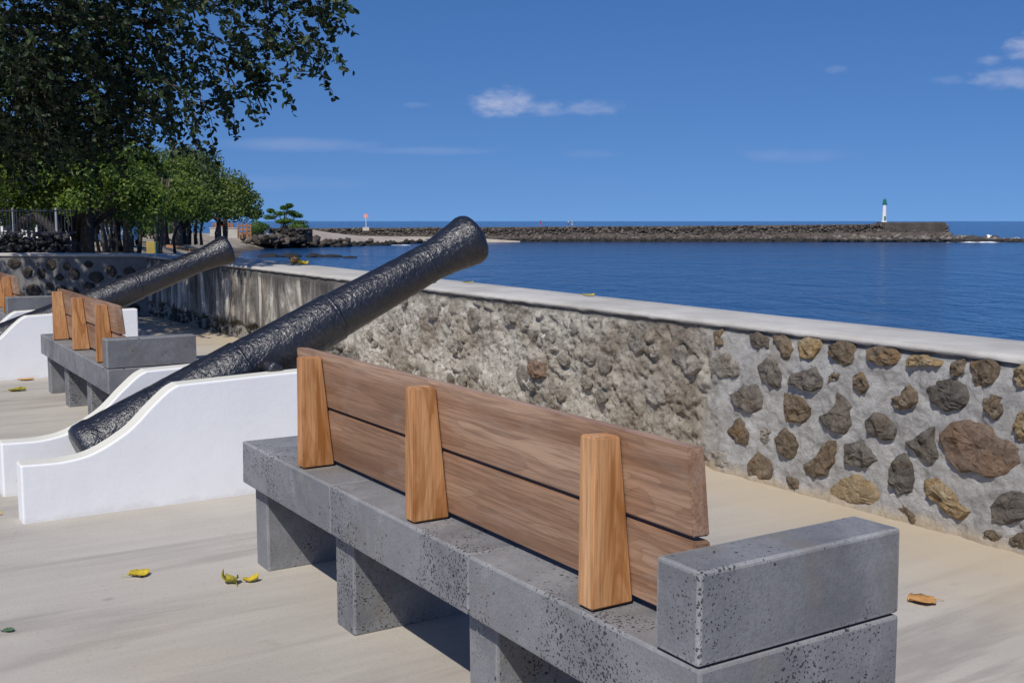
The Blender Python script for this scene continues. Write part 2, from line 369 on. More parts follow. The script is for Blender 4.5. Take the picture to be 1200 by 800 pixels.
def m_land():
    g = mat('shore_ground'); p = g.world()
    c = g.ramp(g.noise(p, .12, 6, .65), [(.3, (.23, .19, .145)), (.5, (.33, .28, .215)), (.72, (.43, .37, .29))])
    c = g.mix(g.map(g.noise(p, .9, 5, .7), .56, .72, 0., .6), c, (.13, .11, .09))
    s = g.n('ShaderNodeSeparateXYZ'); g.l(p, s.inputs[0])
    wet = g.map(g.math('ADD', s.outputs[2], g.math('MULTIPLY', g.noise(p, .35, 4), 1.4)), -2.9, -2.1, 1., 0.)
    c = g.mix(g.math('MULTIPLY', wet, .9), c, (.075, .062, .05))
    return g.fin(c, .9, g.bump(g.noise(p, 1.6, 6, .75), .25, .8), .2)
LAND = m_land()
def m_rubble(name, a, b, c3):
    g = mat(name); ge = g.n('ShaderNodeNewGeometry'); p = g.world(); s = g.n('ShaderNodeSeparateXYZ'); g.l(p, s.inputs[0])
    c = g.ramp(ge.outputs['Random Per Island'], [(0., a), (.6, b), (1., c3)])
    c = g.mix(g.map(g.noise(p, 1.2, 4, .7), .4, .7, 0., .5), c, tuple(x * .6 for x in a))
    wet = g.map(g.math('ADD', s.outputs[2], g.math('MULTIPLY', g.noise(p, .4, 3), .8)), -2.75, -2.35, 1., 0.)     # weed and wet below the tide line
    c = g.mix(g.math('MULTIPLY', wet, .85), c, (.022, .022, .022))
    return g.fin(c, .9, None, .2)
RUBBLE = m_rubble('breakwater_rubble', (.05, .042, .036), (.10, .083, .068), (.20, .17, .14))
RUBBLE_DK = m_rubble('wet_sea_rock', (.025, .023, .022), (.05, .046, .042), (.09, .08, .07))

# ---------------------------------------------------------------- object helpers
def tag(o, label=None, cat=None, group=None, kind=None):
    for k, v in (('label', label), ('category', cat), ('group', group), ('kind', kind)):
        if v: o[k] = v
    return o
def empty(name, loc=(0, 0, 0), rz=0., parent=None):
    o = bpy.data.objects.new(name, None); col.objects.link(o); o.location = loc; o.rotation_euler = (0, 0, rz); o.empty_display_size = .2
    if parent: o.parent = parent
    return o
def mk(name, verts, faces, m, parent=None, smooth=False, mats=None, mi=None):
    me = bpy.data.meshes.new(name); me.from_pydata([tuple(v) for v in verts] if not isinstance(verts, np.ndarray) else verts.tolist(), [], faces if isinstance(faces, list) else faces.tolist())
    for x in (mats or [m]): me.materials.append(x)
    if mi is not None: me.polygons.foreach_set('material_index', mi)
    if smooth: me.polygons.foreach_set('use_smooth', [True] * len(me.polygons))
    me.update()
    o = bpy.data.objects.new(name, me); col.objects.link(o)
    if parent: o.parent = parent
    return o
def mko(name, me, parent=None):
    o = bpy.data.objects.new(name, me); col.objects.link(o)
    if parent: o.parent = parent
    return o
def bm_obj(name, bm, mats, parent=None, smooth=False):
    me = bpy.data.meshes.new(name); bm.to_mesh(me); bm.free()
    for x in mats: me.materials.append(x)
    if smooth: me.polygons.foreach_set('use_smooth', [True] * len(me.polygons))
    return mko(name, me, parent)
def block(name, x0, x1, y0, y1, z0, z1, mats, parent, bev=.008, seg=2, edge=True, jit=0.):
    """a box with worn, rounded edges; the bevel takes the second material"""
    bm = bmesh.new(); bmesh.ops.create_cube(bm, size=1)
    for v in bm.verts:
        v.co = Vector((x0 + (v.co.x + .5) * (x1 - x0), y0 + (v.co.y + .5) * (y1 - y0), z0 + (v.co.z + .5) * (z1 - z0)))
        if jit: v.co += Vector([random.uniform(-jit, jit) for _ in range(3)])
    bmesh.ops.bevel(bm, geom=bm.edges[:], offset=bev, segments=seg, affect='EDGES', profile=.6, material=1 if edge and len(mats) > 1 else -1)
    return bm_obj(name, bm, mats, parent)
def prism(name, prof, y0, y1, m, parent, bev=.0, topm=None):
    """profile in x,z extruded along y, edges rounded"""
    bm = bmesh.new(); a = [bm.verts.new((x, y0, z)) for x, z in prof]; b = [bm.verts.new((x, y1, z)) for x, z in prof]
    bm.faces.new(a); bm.faces.new(b[::-1]); n = len(prof)
    for i in range(n): bm.faces.new((a[i], b[i], b[(i + 1) % n], a[(i + 1) % n]))
    bmesh.ops.recalc_face_normals(bm, faces=bm.faces[:])
    if bev:
        es = [e for e in bm.edges if len(e.link_faces) == 2 and e.calc_face_angle(0) > .5]
        bmesh.ops.bevel(bm, geom=es, offset=bev, segments=3, affect='EDGES', profile=.5)
    mats = [m]
    if topm:
        mats.append(topm); bm.normal_update()
        for f in bm.faces:
            if f.normal.z > .35 and abs(f.normal.y) < .5: f.material_index = 1
    return bm_obj(name, bm, mats, parent)
def tube(pts, rad, seg=8, cap=True):
    """returns verts, faces for a tapered tube"""
    V = []; F = []; pts = [Vector(p) for p in pts]; n = len(pts); up = Vector((0, 0, 1))
    for i, p in enumerate(pts):
        d = (pts[min(i + 1, n - 1)] - pts[max(i - 1, 0)]).normalized()
        a = d.cross(up if abs(d.z) < .95 else Vector((1, 0, 0))).normalized(); b = d.cross(a)
        r = rad[i] if isinstance(rad, (list, tuple)) else rad
        for k in range(seg):
            t = 2 * math.pi * k / seg; V.append(p + a * (math.cos(t) * r) + b * (math.sin(t) * r))
    for i in range(n - 1):
        for k in range(seg):
            F.append((i * seg + k, i * seg + (k + 1) % seg, (i + 1) * seg + (k + 1) % seg, (i + 1) * seg + k))
    if cap: F.append(tuple(range(seg))[::-1]); F.append(tuple(range((n - 1) * seg, n * seg)))
    return V, F
def tubes(name, lst, m, parent, seg=7, smooth=True):
    V = []; F = []
    for pts, rad in lst:
        v, f = tube(pts, rad, seg); o = len(V); V += v; F += [tuple(i + o for i in q) for q in f]
    return mk(name, V, F, m, parent, smooth)
def copy_tree(o, parent=None):
    c = o.copy(); col.objects.link(c); c.parent = parent
    for ch in o.children: copy_tree(ch, c)
    return c

# ================================================================ THE SETTING
SEA_Z = -3.7
# ---- plaza
gx = np.linspace(-12, 14.6, 60); gy = np.linspace(-2.79, 18, 48)
V = np.array([(x, y, 0.) for x in gx for y in gy]); ny = len(gy)
V[:, 2] = 0
F = [(i * ny + j, (i + 1) * ny + j, (i + 1) * ny + j + 1, i * ny + j + 1) for i in range(len(gx) - 1) for j in range(ny - 1)]
plaza = mk('plaza_pavement', V, F, CONCRETE); plaza.location = OR; plaza.rotation_euler.z = ROTZ; tag(plaza, kind='structure')
# painted yellow line behind the cannon
def m_yellow():
    g = mat('worn_yellow_paint'); v = g.coord()
    c = g.mix(g.map(g.noise(v, 9, 5, .7), .45, .62), (.62, .44, .12), (.47, .39, .26)); return g.fin(c, .7, g.bump(g.noise(v, 60, 4), .002))
yl = mk('yellow_line', [(3.98, .70, .004), (4.12, .70, .004), (4.12, 6, .004), (3.98, 6, .004)], [(0, 1, 2, 3)], m_yellow())
yl.location = OR; yl.rotation_euler.z = ROTZ; tag(yl, kind='structure')

# ---- sea
S = 30000
def grid_sheet(name, xs, ys, zf, m):
    V = [(x, y, zf(x, y)) for x in xs for y in ys]; n = len(ys)
    return mk(name, V, [(i * n + j, (i + 1) * n + j, (i + 1) * n + j + 1, i * n + j + 1) for i in range(len(xs) - 1) for j in range(n - 1)], m)
sea = grid_sheet('sea', [-S, -3000, -300, 300, 3000, S], [-2000, 0, 300, 3000, S], lambda x, y: SEA_Z, SEA); tag(sea, kind='structure')

# ---- land on the left, falling to the beach (shoreline x as a function of distance)
SH_Y = [14, 20, 60, 100, 150, 185, 205, 222, 232, 245, 258, 266, 272]
SH_X = [-5.6, -6.0, -15.5, -25, -36.5, -43, -44, -41, -36, -28, -21, -12, -6]
SH_B = [.4, 1., 5, 8, 10, 12, 14, 9, 8, 9, 9, 8, 6]
LZ_Y = [14, 40, 60, 110, 180, 215, 226, 240, 275, 400]; LZ = [-.03, -.03, -.05, -.5, -1.15, -1.1, -1.3, -2.9, -3.2, -3.2]
ys = np.unique(np.concatenate([np.linspace(4, 60, 36), np.linspace(60, 200, 60), np.linspace(200, 290, 90), np.linspace(290, 420, 10)]))
off = np.concatenate([np.linspace(-6, 0, 5), np.linspace(.5, 16, 26), np.linspace(18, 60, 22), np.linspace(70, 900, 14)])
V = []
for y in ys:
    xs = np.interp(y, SH_Y, SH_X) - (max(0, y - 272) * 1.2); b = np.interp(y, SH_Y, SH_B); lz = np.interp(y, LZ_Y, LZ)
    for d in off:
        t = min(1, max(0, d / b)); z = SEA_Z - .15 + (lz - SEA_Z + .15) * (t * t * (3 - 2 * t)) ** .8 if d > 0 else SEA_Z - .15 + d * .25
        V.append((xs - d + (0 if y > 18 else 0), y, z))
V = np.array(V); am = np.clip((V[:, 1] - 30) / 100, 0, 1) * sstep(SEA_Z - .3, SEA_Z + 1.0, V[:, 2])
V[:, 2] += am * .45 * fbm(V * (.25, .25, 0) + 3, 4) ; V[:, 0] += np.clip((V[:, 1] - 60) / 80, 0, 1) * 2.2 * pn(V * (.12, .12, 0) + 9)
n = len(off); F = [(i * n + j, i * n + j + 1, (i + 1) * n + j + 1, (i + 1) * n + j) for i in range(len(ys) - 1) for j in range(n - 1)]
land = mk('shore_ground', V, F, LAND, smooth=True); tag(land, kind='structure')

# ================================================================ SEA WALL
W0 = 2.753
def ztop(l): return .800 + .0048 * np.clip(l, 0, 12)
sw = empty('sea_wall', OR, ROTZ)
tag(sw, 'low sea wall of lava stone and crumbling lime with pale concrete coping', 'wall')
# inner face: a finely displaced sheet
ls = np.concatenate([np.arange(-2.2, .8, .03), np.arange(.8, 5.2, .0095), np.arange(5.2, 9, .013), np.arange(9, 14.95, .02)]); nz_ = 92
A, B = np.meshgrid(ls, np.linspace(0, 1, nz_), indexing='ij'); lx = A.ravel(); zz = (B * (ztop(A) - .01 + .01)).ravel() - .01
P = np.stack([lx, np.zeros_like(lx), zz], 1)
wob = fbm(P * 2.3 + 5, 2) * .35
f1 = sstep(2.85, 3.10, lx + wob); f2 = sstep(7.5, 8.3, lx + wob * 2)
mort = .012 + .022 * fbm(P * 6, 3) + .010 * fbm(P * 24, 3, .6)
d1, d2 = worley(P * (6.5, 1, 8) + .25 * np.stack([pn(P * 9), 0 * lx, pn(P * 9 + 30)], 1)); lump = sstep(0, .38, d2 - d1)
e1, e2 = worley(P * (17, 1, 19) + 4); lump2 = sstep(0, .5, e2 - e1)
rough = .034 * (lump - .5) * np.clip(fbm(P * 2.5 + 70, 2) * 1.6 + .25, 0, 1) + .007 * (lump2 - .5) + .026 * fbm(P * 9 + 8, 6, .70) + .04 * fbm(P * 2.2 + 40, 2)
plas = .006 * fbm(P * 4, 3); foot = sstep(.02, -.03, zz - .17 - .11 * fbm(P * (2.2, 0, 2) + 60, 3))
plas = plas - foot * (.045 - .035 * (lump2 + lump - 1) - .04 * fbm(P * 9, 4))
dsp = mort * (1 - f1) + rough * f1 * (1 - f2) + plas * f2
under = sstep(.085, .045, ztop(lx) - zz)
dsp = dsp * (1 - under) - under * (.010 + .012 * np.clip(fbm(P * (5, 0, 14), 3), -.6, 1))
toe = sstep(.05, -.01, zz) * (1 - f2) * (.02 + .02 * fbm(P * 6, 2))
V = np.stack([lx, -W0 + dsp + toe, zz], 1)
n = nz_; m_ = len(ls)
idx = np.arange(m_ * n).reshape(m_, n)
F = np.stack([idx[:-1, :-1], idx[:-1, 1:], idx[1:, 1:], idx[1:, :-1]], -1).reshape(-1, 4)[:, ::-1]
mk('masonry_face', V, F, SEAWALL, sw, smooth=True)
# body of the wall behind the face, down into the sea
QUAY = m_plain('quay_concrete', (.25, .23, .20), .9, .3, 1.5, .01)
V = []; 
for l in (-2.2, 15.2):
    for w_, z in ((2.80, -4.6), (2.80, .78), (3.30 if l < 3 else 3.55, .78), (3.30 if l < 3 else 3.55, -4.6)): V.append((l, -w_, z))
mk('wall_core', V, [(0, 1, 2, 3), (7, 6, 5, 4), (0, 4, 5, 1), (1, 5, 6, 2), (2, 6, 7, 3), (3, 7, 4, 0)], QUAY, sw)
# coping with a worn inner lip
ls2 = np.concatenate([np.arange(-2.2, 9, .03), np.arange(9, 15.2, .08)]); V = []
for l in ls2:
    wi = W0 - .012; wo_ = 3.29 + .03 * max(0, min(10, l - 3)); zt = float(ztop(l))
    q = np.array([(l, 0, k) for k in range(4)]); nn = fbm(q * (7, 1, 1), 3) * .008; bite = max(0, float(pn(np.array([[l * 1.3, 3, 1]]))[0]) - .2) * .03
    V += [(l, -(wi + .012 + nn[0] * 2), zt - .032 + nn[1] * 1.2), (l, -(wi + nn[1] + bite), zt - .022), (l, -(wi + .006 + nn[1] + bite), zt - .006 + nn[2] * .3), (l, -(wi + .022 + bite), zt + .001 + nn[2] * .3),
          (l, -(wi + .2), zt + .004 + nn[3] * .4), (l, -(wo_ - .2), zt + .004), (l, -(wo_ - .02), zt), (l, -wo_, zt - .015), (l, -wo_, zt - .09)]
k = 9; F = [(i * k + j, i * k + j + 1, (i + 1) * k + j + 1, (i + 1) * k + j) for i in range(len(ls2) - 1) for j in range(k - 1)]
F += [tuple(range(k))[::-1], tuple(range((len(ls2) - 1) * k, len(ls2) * k))]
mk('coping', V, F, COPING, sw, smooth=True)

# individual stones: an outline on the wall face grown into a faceted, rough block
def stone_mesh(name, poly, depth, m, seg=30, seed=0, plane=-W0, rough=1.):
    rs = np.random.RandomState(seed); c = np.mean(poly, 0); q = np.array(poly + [poly[0]]) - c
    t = np.concatenate([[0], np.cumsum(np.linalg.norm(np.diff(q, axis=0), axis=1))]); u = np.linspace(0, t[-1], seg, endpoint=False)
    ring = np.stack([np.interp(u, t, q[:, 0]), np.interp(u, t, q[:, 1])], 1)
    size = np.linalg.norm(ring, axis=1).mean()
    ring += np.stack([pn(np.c_[ring / size * 1.7, np.full(seg, seed)]), pn(np.c_[ring / size * 1.7, np.full(seg, seed + 5.5)])], 1) * size * .16
    lev = [(1.05, -.03), (1.02, .15), (.97, .55), (.90, .80), (.78, .92), (.6, 1.), (.4, 1.03), (.2, 1.05), (.0, 1.05)]
    V = []; tilt = rs.uniform(-.35, .35, 2)
    for f, h in lev[:-1]:
        for p in ring * f: V.append((p[0] + c[0], p[1] + c[1], h * depth + (h > .5) * (p @ tilt) / size * depth * .5))
    V.append((c[0], c[1], 1.05 * depth)); V = np.array(V)
    pp = np.c_[V[:, 0], V[:, 1], V[:, 2] * 1.5] / size
    dis = fbm(pp * 1.8 + seed * 3.1, 4, .55) * depth * .55 * rough
    a, b = worley(pp * 1.6 + seed * 1.7); dis += (a - .5) * depth * .55 * rough
    act = np.clip(V[:, 2] / depth, 0, 1); V[:, 2] += dis * act
    V[:, 0] += fbm(pp * 3 + 50, 3) * size * .06; V[:, 1] += fbm(pp * 3 + 90, 3) * size * .06
    W_ = np.stack([V[:, 0], plane + V[:, 2], V[:, 1]], 1)
    F = []
    for i in range(len(lev) - 2):
        for k in range(seg): F.append((i * seg + k, i * seg + (k + 1) % seg, (i + 1) * seg + (k + 1) % seg, (i + 1) * seg + k))
    o = (len(lev) - 2) * seg
    for k in range(seg): F.append((o + k, o + (k + 1) % seg, len(V) - 1))
    return W_, F
def to_wall(poly, sc_, ox, oy, w_=W0):
    return [at_w(ox + x * sc_, oy + y * sc_, w_) for x, y in poly]
G8 = (.3875, 740, 350)
STONES = [
 ('g', .035, [(365,105),(385,100),(420,125),(425,150),(390,155),(370,140)]), ('b', .04, [(435,110),(460,108),(480,125),(495,150),(490,175),(470,185),(455,170)]),
 ('o', .035, [(510,125),(540,112),(572,120),(575,150),(555,180),(520,182),(505,155)]), ('b', .045, [(600,140),(640,123),(670,135),(680,165),(675,195),(650,205),(620,185),(600,165)]),
 ('b', .05, [(720,150),(760,142),(800,155),(820,180),(800,205),(770,205),(725,185)]), ('o', .05, [(835,178),(880,168),(945,190),(945,203),(835,206)]),
 ('b', .03, [(975,190),(1010,180),(1015,225),(985,238),(965,222)]), ('b', .04, [(1028,190),(1080,180),(1115,205),(1112,250),(1080,270),(1040,265)]),
 ('o', .045, [(1165,210),(1190,195),(1215,215),(1215,265),(1180,270),(1163,245)]), ('g', .05, [(380,205),(425,165),(445,185),(462,230),(460,265),(435,270),(400,240)]),
 ('g', .06, [(482,235),(520,215),(560,205),(590,240),(590,265),(560,280),(520,275),(485,255)]), ('b', .035, [(595,230),(620,215),(640,225),(635,245),(605,255)]),
 ('b', .045, [(675,230),(705,220),(728,260),(720,285),(695,290),(675,260)]), ('g', .05, [(308,290),(340,265),(385,252),(400,290),(400,330),(370,345),(330,330)]),
 ('b', .055, [(470,280),(500,290),(530,300),(550,330),(545,365),(520,380),(470,370)]), ('g', .05, [(570,360),(610,340),(625,310),(625,275),(650,285),(672,325),(670,385),(650,410),(615,400)]),
 ('b', .05, [(790,300),(820,290),(845,258),(870,280),(875,310),(840,335),(810,335)]), ('g', .045, [(895,270),(930,245),(980,238),(1020,265),(1030,310),(1000,335),(950,340),(910,315)]),
 ('b', .05, [(1070,300),(1100,282),(1130,295),(1132,345),(1110,370),(1085,350)]), ('b', .04, [(292,400),(330,355),(350,375),(368,410),(360,440),(320,440)]),
 ('l', .035, [(395,395),(412,382),(430,400),(420,435),(400,435)]), ('b', .05, [(432,420),(465,388),(495,410),(512,445),(505,475),(480,485),(450,460)]),
 ('g', .045, [(710,370),(740,335),(775,350),(805,395),(800,425),(770,430),(720,405)]), ('g', .05, [(835,430),(870,420),(905,390),(925,385),(920,420),(940,480),(915,500),(870,480),(850,450)]),
 ('r', .065, [(945,400),(975,370),(1030,360),(1090,380),(1120,420),(1165,425),(1187,450),(1175,490),(1130,540),(1090,540),(1050,520),(1000,520),(960,480),(943,440)]),
 ('o', .05, [(1162,390),(1180,340),(1215,330),(1215,430),(1175,430)]), ('b', .05, [(525,500),(570,470),(600,430),(625,430),(620,490),(600,535),(560,540),(530,525)]),
 ('g', .055, [(650,435),(700,430),(735,455),(752,490),(720,510),(650,495)]), ('g', .06, [(785,520),(800,480),(830,460),(855,490),(860,540),(855,590),(820,590),(790,560)]),
 ('b', .035, [(358,500),(385,455),(420,480),(435,510),(430,550),(390,550),(360,535)]), ('o', .03, [(603,575),(630,545),(680,530),(740,545),(760,580),(755,620),(700,625),(605,600)]),
 ('o', .055, [(890,545),(940,532),(970,570),(1000,610),(1030,645),(1000,670),(950,640),(895,590)]), ('b', .03, [(475,535),(500,540),(525,575),(510,590),(480,570)]),
 ('g', .05, [(1085,630),(1120,590),(1160,575),(1215,580),(1215,660),(1140,685),(1100,670)]), ('b', .03, [(795,640),(825,615),(850,640),(890,665),(885,690),(840,685),(800,670)]),
 ('b', .03, [(1060,700),(1100,690),(1130,715),(1120,740),(1080,735)]), ('b', .035, [(1150,720),(1190,700),(1215,720),(1215,760),(1160,755)]),
 ('l', .035, [(250,455),(300,460),(322,495),(310,520),(260,510)]), ('l', .045, [(245,180),(300,160),(335,190),(330,235),(280,245),(240,215)]),
 ('l', .04, [(150,180),(190,170),(215,210),(190,235),(160,220)]), ('b', .025, [(252,100),(275,90),(282,140),(258,145)]),
]
SM = {'g': ST_GREY, 'b': ST_BROWN, 'o': ST_OCHRE, 'r': ST_RED, 'l': ST_LIME, 'd': ST_DARK}
for i, (k, d, poly) in enumerate(STONES):
    v, f = stone_mesh('stone', to_wall(poly, *G8), d * .52 + .012, None, seed=i, plane=-W0 - .004)
    mk('stone', v, f, SM[k], sw, smooth=False)
v, f = stone_mesh('stone', to_wall([(597, 330), (620, 318), (640, 335), (640, 375), (610, 385), (597, 365)], .375, 400, 300), .05, None, seed=77)
mk('stone', v, f, ST_RED, sw)
def blob(cx, cz, rx, rz, rs):
    k = rs.randint(6, 9); a0 = rs.rand() * 6
    return [(cx + math.cos(a0 + 2 * math.pi * j / k) * rx * rs.uniform(.75, 1.1), cz + math.sin(a0 + 2 * math.pi * j / k) * rz * rs.uniform(.75, 1.1)) for j in range(k)]
rs = np.random.RandomState(11); placed = []
def scatter(n, l0, l1, z0, z1, r0, r1, kinds, seed0, depth, gap=1.0, seg=22, parent=None, plane=-W0):
    tries = 0; got = 0
    while got < n and tries < 4000:
        tries += 1; r = rs.uniform(r0, r1); l = rs.uniform(l0, l1); z = rs.uniform(z0 + r * .7, z1 - r * .7)
        if any((l - a) ** 2 + (z - b) ** 2 < ((r + c) * gap) ** 2 for a, b, c in placed): continue
        placed.append((l, z, r)); got += 1
        v, f = stone_mesh('stone', blob(l, z, r * rs.uniform(.9, 1.25), r * rs.uniform(.75, 1.), rs), depth * rs.uniform(.7, 1.2), None, seg, seed0 + got, plane)
        mk('stone', v, f, SM[kinds[rs.randint(len(kinds))]], parent or sw)
scatter(18, -2.1, .95, .02, .78, .05, .12, 'gbgbor', 200, .05)
scatter(40, 3.15, 7.6, .03, .74, .03, .095, 'l', 300, .022, 1.0, 20)

# ---- far wall closing the plaza, in the shade of the trees
CRN = PW(14.85, W0 + .25); FE = Vector((-13.5, 17.3, 0))
fd = (FE - CRN); flen = fd.length; fw = empty('far_wall', CRN, math.atan2(fd.y, fd.x))
tag(fw, 'shaded far wall of dark lava stones in grey mortar behind the cannons', 'wall')
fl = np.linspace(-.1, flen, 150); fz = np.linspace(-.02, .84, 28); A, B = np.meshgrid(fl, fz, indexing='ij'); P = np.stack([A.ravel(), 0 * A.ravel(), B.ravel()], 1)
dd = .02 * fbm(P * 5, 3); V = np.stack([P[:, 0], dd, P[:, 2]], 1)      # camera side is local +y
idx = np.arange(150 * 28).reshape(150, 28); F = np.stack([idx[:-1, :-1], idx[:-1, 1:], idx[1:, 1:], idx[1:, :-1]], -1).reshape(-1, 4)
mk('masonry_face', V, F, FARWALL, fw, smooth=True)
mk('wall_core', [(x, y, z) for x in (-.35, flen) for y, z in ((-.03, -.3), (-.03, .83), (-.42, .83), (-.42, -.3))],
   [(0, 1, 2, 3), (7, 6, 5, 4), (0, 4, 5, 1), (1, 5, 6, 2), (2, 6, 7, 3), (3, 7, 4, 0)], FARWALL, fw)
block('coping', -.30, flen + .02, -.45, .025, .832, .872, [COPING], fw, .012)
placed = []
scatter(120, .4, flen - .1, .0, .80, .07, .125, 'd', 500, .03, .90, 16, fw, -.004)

# ================================================================ BENCHES
def make_bench():
    b = empty('stone_bench', OR, ROTZ)
    js = [0, .885, 1.785, 2.655]; MB = [BASALT, BASALT_EDGE]
    for i in range(3): block('seat_slab', js[i] + .0015, js[i + 1] - .0015, -.575, 0, .332, .495, MB, b, .007, 2, True, .0012)
    for x0, x1 in ((.02, .16), (.82, .96), (1.715, 1.855), (2.515, 2.645)): block('leg', x0, x1, -.50, -.045, 0, .3305, MB, b, .008, 2, True, .002)
    block('armrest', .003, .133, -.577, .001, .499, .688, [BASALT_ARM, BASALT_EDGE], b, .009, 3, True, .001)
    # posts: wedge profile, wide foot, board side sloping back
    for x0 in (.365, 1.215, 2.045):
        bm = bmesh.new(); th = .055
        prof = [(-.012, .500), (-.128, .500), (-.088, .882), (-.016, .885)]
        a = [bm.verts.new((x0, y, z)) for y, z in prof]; c = [bm.verts.new((x0 + th, y, z)) for y, z in prof]
        bm.faces.new(a); bm.faces.new(c[::-1])
        for i in range(4): bm.faces.new((a[i], c[i], c[(i + 1) % 4], a[(i + 1) % 4]))
        bmesh.ops.recalc_face_normals(bm, faces=bm.faces[:])
        bmesh.ops.bevel(bm, geom=bm.edges[:], offset=.004, segments=2, affect='EDGES')
        bm_obj('back_post', bm, [POST], b)
    # two boards leaning back against the posts
    sl = (.128 - .088) / .382
    for z0, z1 in ((.512, .694), (.7035, .894)):
        def yy(z): return -(.128 - (z - .500) * sl) - .0015
        bm = bmesh.new(); t = .046; x0, x1 = .145, 2.285
        prof = [(yy(z0), z0), (yy(z1), z1), (yy(z1) - t, z1 - .003), (yy(z0) - t, z0 - .003)]
        a = [bm.verts.new((x0, y, z)) for y, z in prof]; c = [bm.verts.new((x1, y, z)) for y, z in prof]
        bm.faces.new(a); bm.faces.new(c[::-1])
        for i in range(4): bm.faces.new((a[i], c[i], c[(i + 1) % 4], a[(i + 1) % 4]))
        bmesh.ops.recalc_face_normals(bm, faces=bm.faces[:])
        bmesh.ops.bevel(bm, geom=bm.edges[:], offset=.004, segments=2, affect='EDGES')
        bm_obj('back_board', bm, [BOARD], b)
    return b
bench = make_bench()
tag(bench, 'nearest grey stone bench with wooden backrest, filling the foreground', 'bench', 'stone benches along the sea wall')
def put(o, l, w_, s, th): o.location = PW(l, w_); o.scale = (s, s, s); o.rotation_euler.z = ROTZ - th
b2 = copy_tree(bench); put(b2, 5.39, .095, .935, .014); b2['label'] = 'stone bench with wooden backrest standing between the two black cannons'
b3 = copy_tree(bench); put(b3, 9.98, .19, .914, .014); b3['label'] = 'farthest stone bench, shaded, cut off by the left edge of the picture'

# ================================================================ CANNONS AND CRADLES
def catmull(pts, k=8):
    out = []
    for i in range(len(pts) - 1):
        p0, p1, p2, p3 = [Vector(pts[max(0, min(len(pts) - 1, j))]) for j in (i - 1, i, i + 1, i + 2)]
        for s_ in range(k):
            t = s_ / k; out.append(tuple(.5 * ((2 * p1) + (p2 - p0) * t + (2 * p0 - 5 * p1 + 4 * p2 - p3) * t * t + (3 * p1 - p0 - 3 * p2 + p3) * t ** 3)))
    return out + [tuple(pts[-1])]
def make_cradle():
    e = empty('cannon_cradle')
    # local: x = w (towards the sea), y = l (away)
    curve = catmull([(0, .268), (.10, .264), (.20, .266), (.32, .292), (.47, .375), (.58, .478), (.66, .548), (.71, .575)], 5)
    prof = [(0, -.01)] + curve + [(1.2, .592), (1.70, .602), (1.70, -.01)]
    for y0 in (0, .585):
        prism('cheek', prof, y0, y0 + .125, WHITE, e, .010, CREAM)
    return e
def lathe(prof, seg=56, noise=.0):
    V = []; F = []
    for t, r in prof:
        for k in range(seg):
            a = 2 * math.pi * k / seg; V.append((t, math.cos(a) * r, math.sin(a) * r))
    V = np.array(V)
    if noise:
        rr = np.hypot(V[:, 1], V[:, 2]); d = noise * (fbm(V * 9, 3) + .6 * fbm(V * 34 + 7, 3))
        kf = 1 + np.where(rr > .08, d / np.maximum(rr, .01), 0); V[:, 1] *= kf; V[:, 2] *= kf
    n = len(prof)
    for i in range(n - 1):
        for k in range(seg): F.append((i * seg + k, i * seg + (k + 1) % seg, (i + 1) * seg + (k + 1) % seg, (i + 1) * seg + k))
    return V, F
def dens(prof, step=.02):
    out = []
    for (a, b), (c, d) in zip(prof[:-1], prof[1:]):
        k = max(1, int(math.hypot(c - a, d - b) / step))
        out += [(a + (c - a) * j / k, b + (d - b) * j / k) for j in range(k)]
    return out + [prof[-1]]
BARREL = [(0, .001), (0, .13), (.012, .155), (.035, .168), (.09, .170), (.11, .164), (.5, .157), (.90, .151), (.915, .144), (1.46, .135), (1.475, .130), (2.05, .114), (2.14, .113),
          (2.22, .119), (2.30, .130), (2.37, .143), (2.41, .150), (2.435, .149), (2.452, .142), (2.46, .128), (2.46, .055), (2.30, .052), (1.6, .05), (1.6, .001)]
def make_cannon():
    e = empty('cannon')
    v, f = lathe(dens(BARREL), 56, .0032); br = mk('barrel', v, f, IRON, e, smooth=True)
    for t, r in ((2.10, .1145), (1.47, .1340), (.905, .1490)):
        v, f = lathe([(t - .014, r - .012), (t - .010, r - .002), (t, r + .003), (t + .010, r - .002), (t + .014, r - .012)], 48, .001)
        mk('reinforcing_ring', v, f, IRON, br, smooth=True)
    for sgn in (-1, 1):
        v, f = tube([(.984, sgn * y, -.022) for y in (.10, .255, .265, .27)], [.040, .040, .036, .025], 20)
        mk('trunnion', v, f, IRON, e, smooth=True)
    return e
def set_cannon(cr, ca, l0, w0, s, muzzle, ang):
    cr.location = PW(l0, w0); cr.rotation_euler = (0, 0, math.atan2(WD.y, WD.x)); cr.scale = (s, s, s)
    d = WD * math.cos(ang) + Vector((0, 0, math.sin(ang))); side = Vector((0, 0, 1)).cross(WD).normalized(); up = d.cross(side)
    M = Matrix((d, side, up)).transposed().to_4x4(); tip = PW(l0 + .355 * s, muzzle[0], muzzle[1])
    M.translation = tip - d * (2.46 * s)
    ca.matrix_world = M @ Matrix.Scale(s, 4)
    ca.rotation_mode = 'XYZ'
cradle = make_cradle(); cannon = make_cannon()
set_cannon(cradle, cannon, 3.757, -.646, 1.0, (1.905, 1.256), R(25.6))
tag(cradle, 'white painted masonry cradle with curved cheeks beside the nearest bench', 'cannon cradle', 'white cannon cradles')
tag(cannon, 'nearest black iron cannon pointing over the sea wall, muzzle against the water', 'cannon', 'old black cannons')
cradle2 = copy_tree(cradle); cannon2 = copy_tree(cannon)
set_cannon(cradle2, cannon2, 8.74, -.50, .94, (2.06, 1.085), R(20.9))
cradle2['label'] = 'farther white painted cradle behind the second bench'
cannon2['label'] = 'farther black iron cannon resting in the cradle behind the second bench'

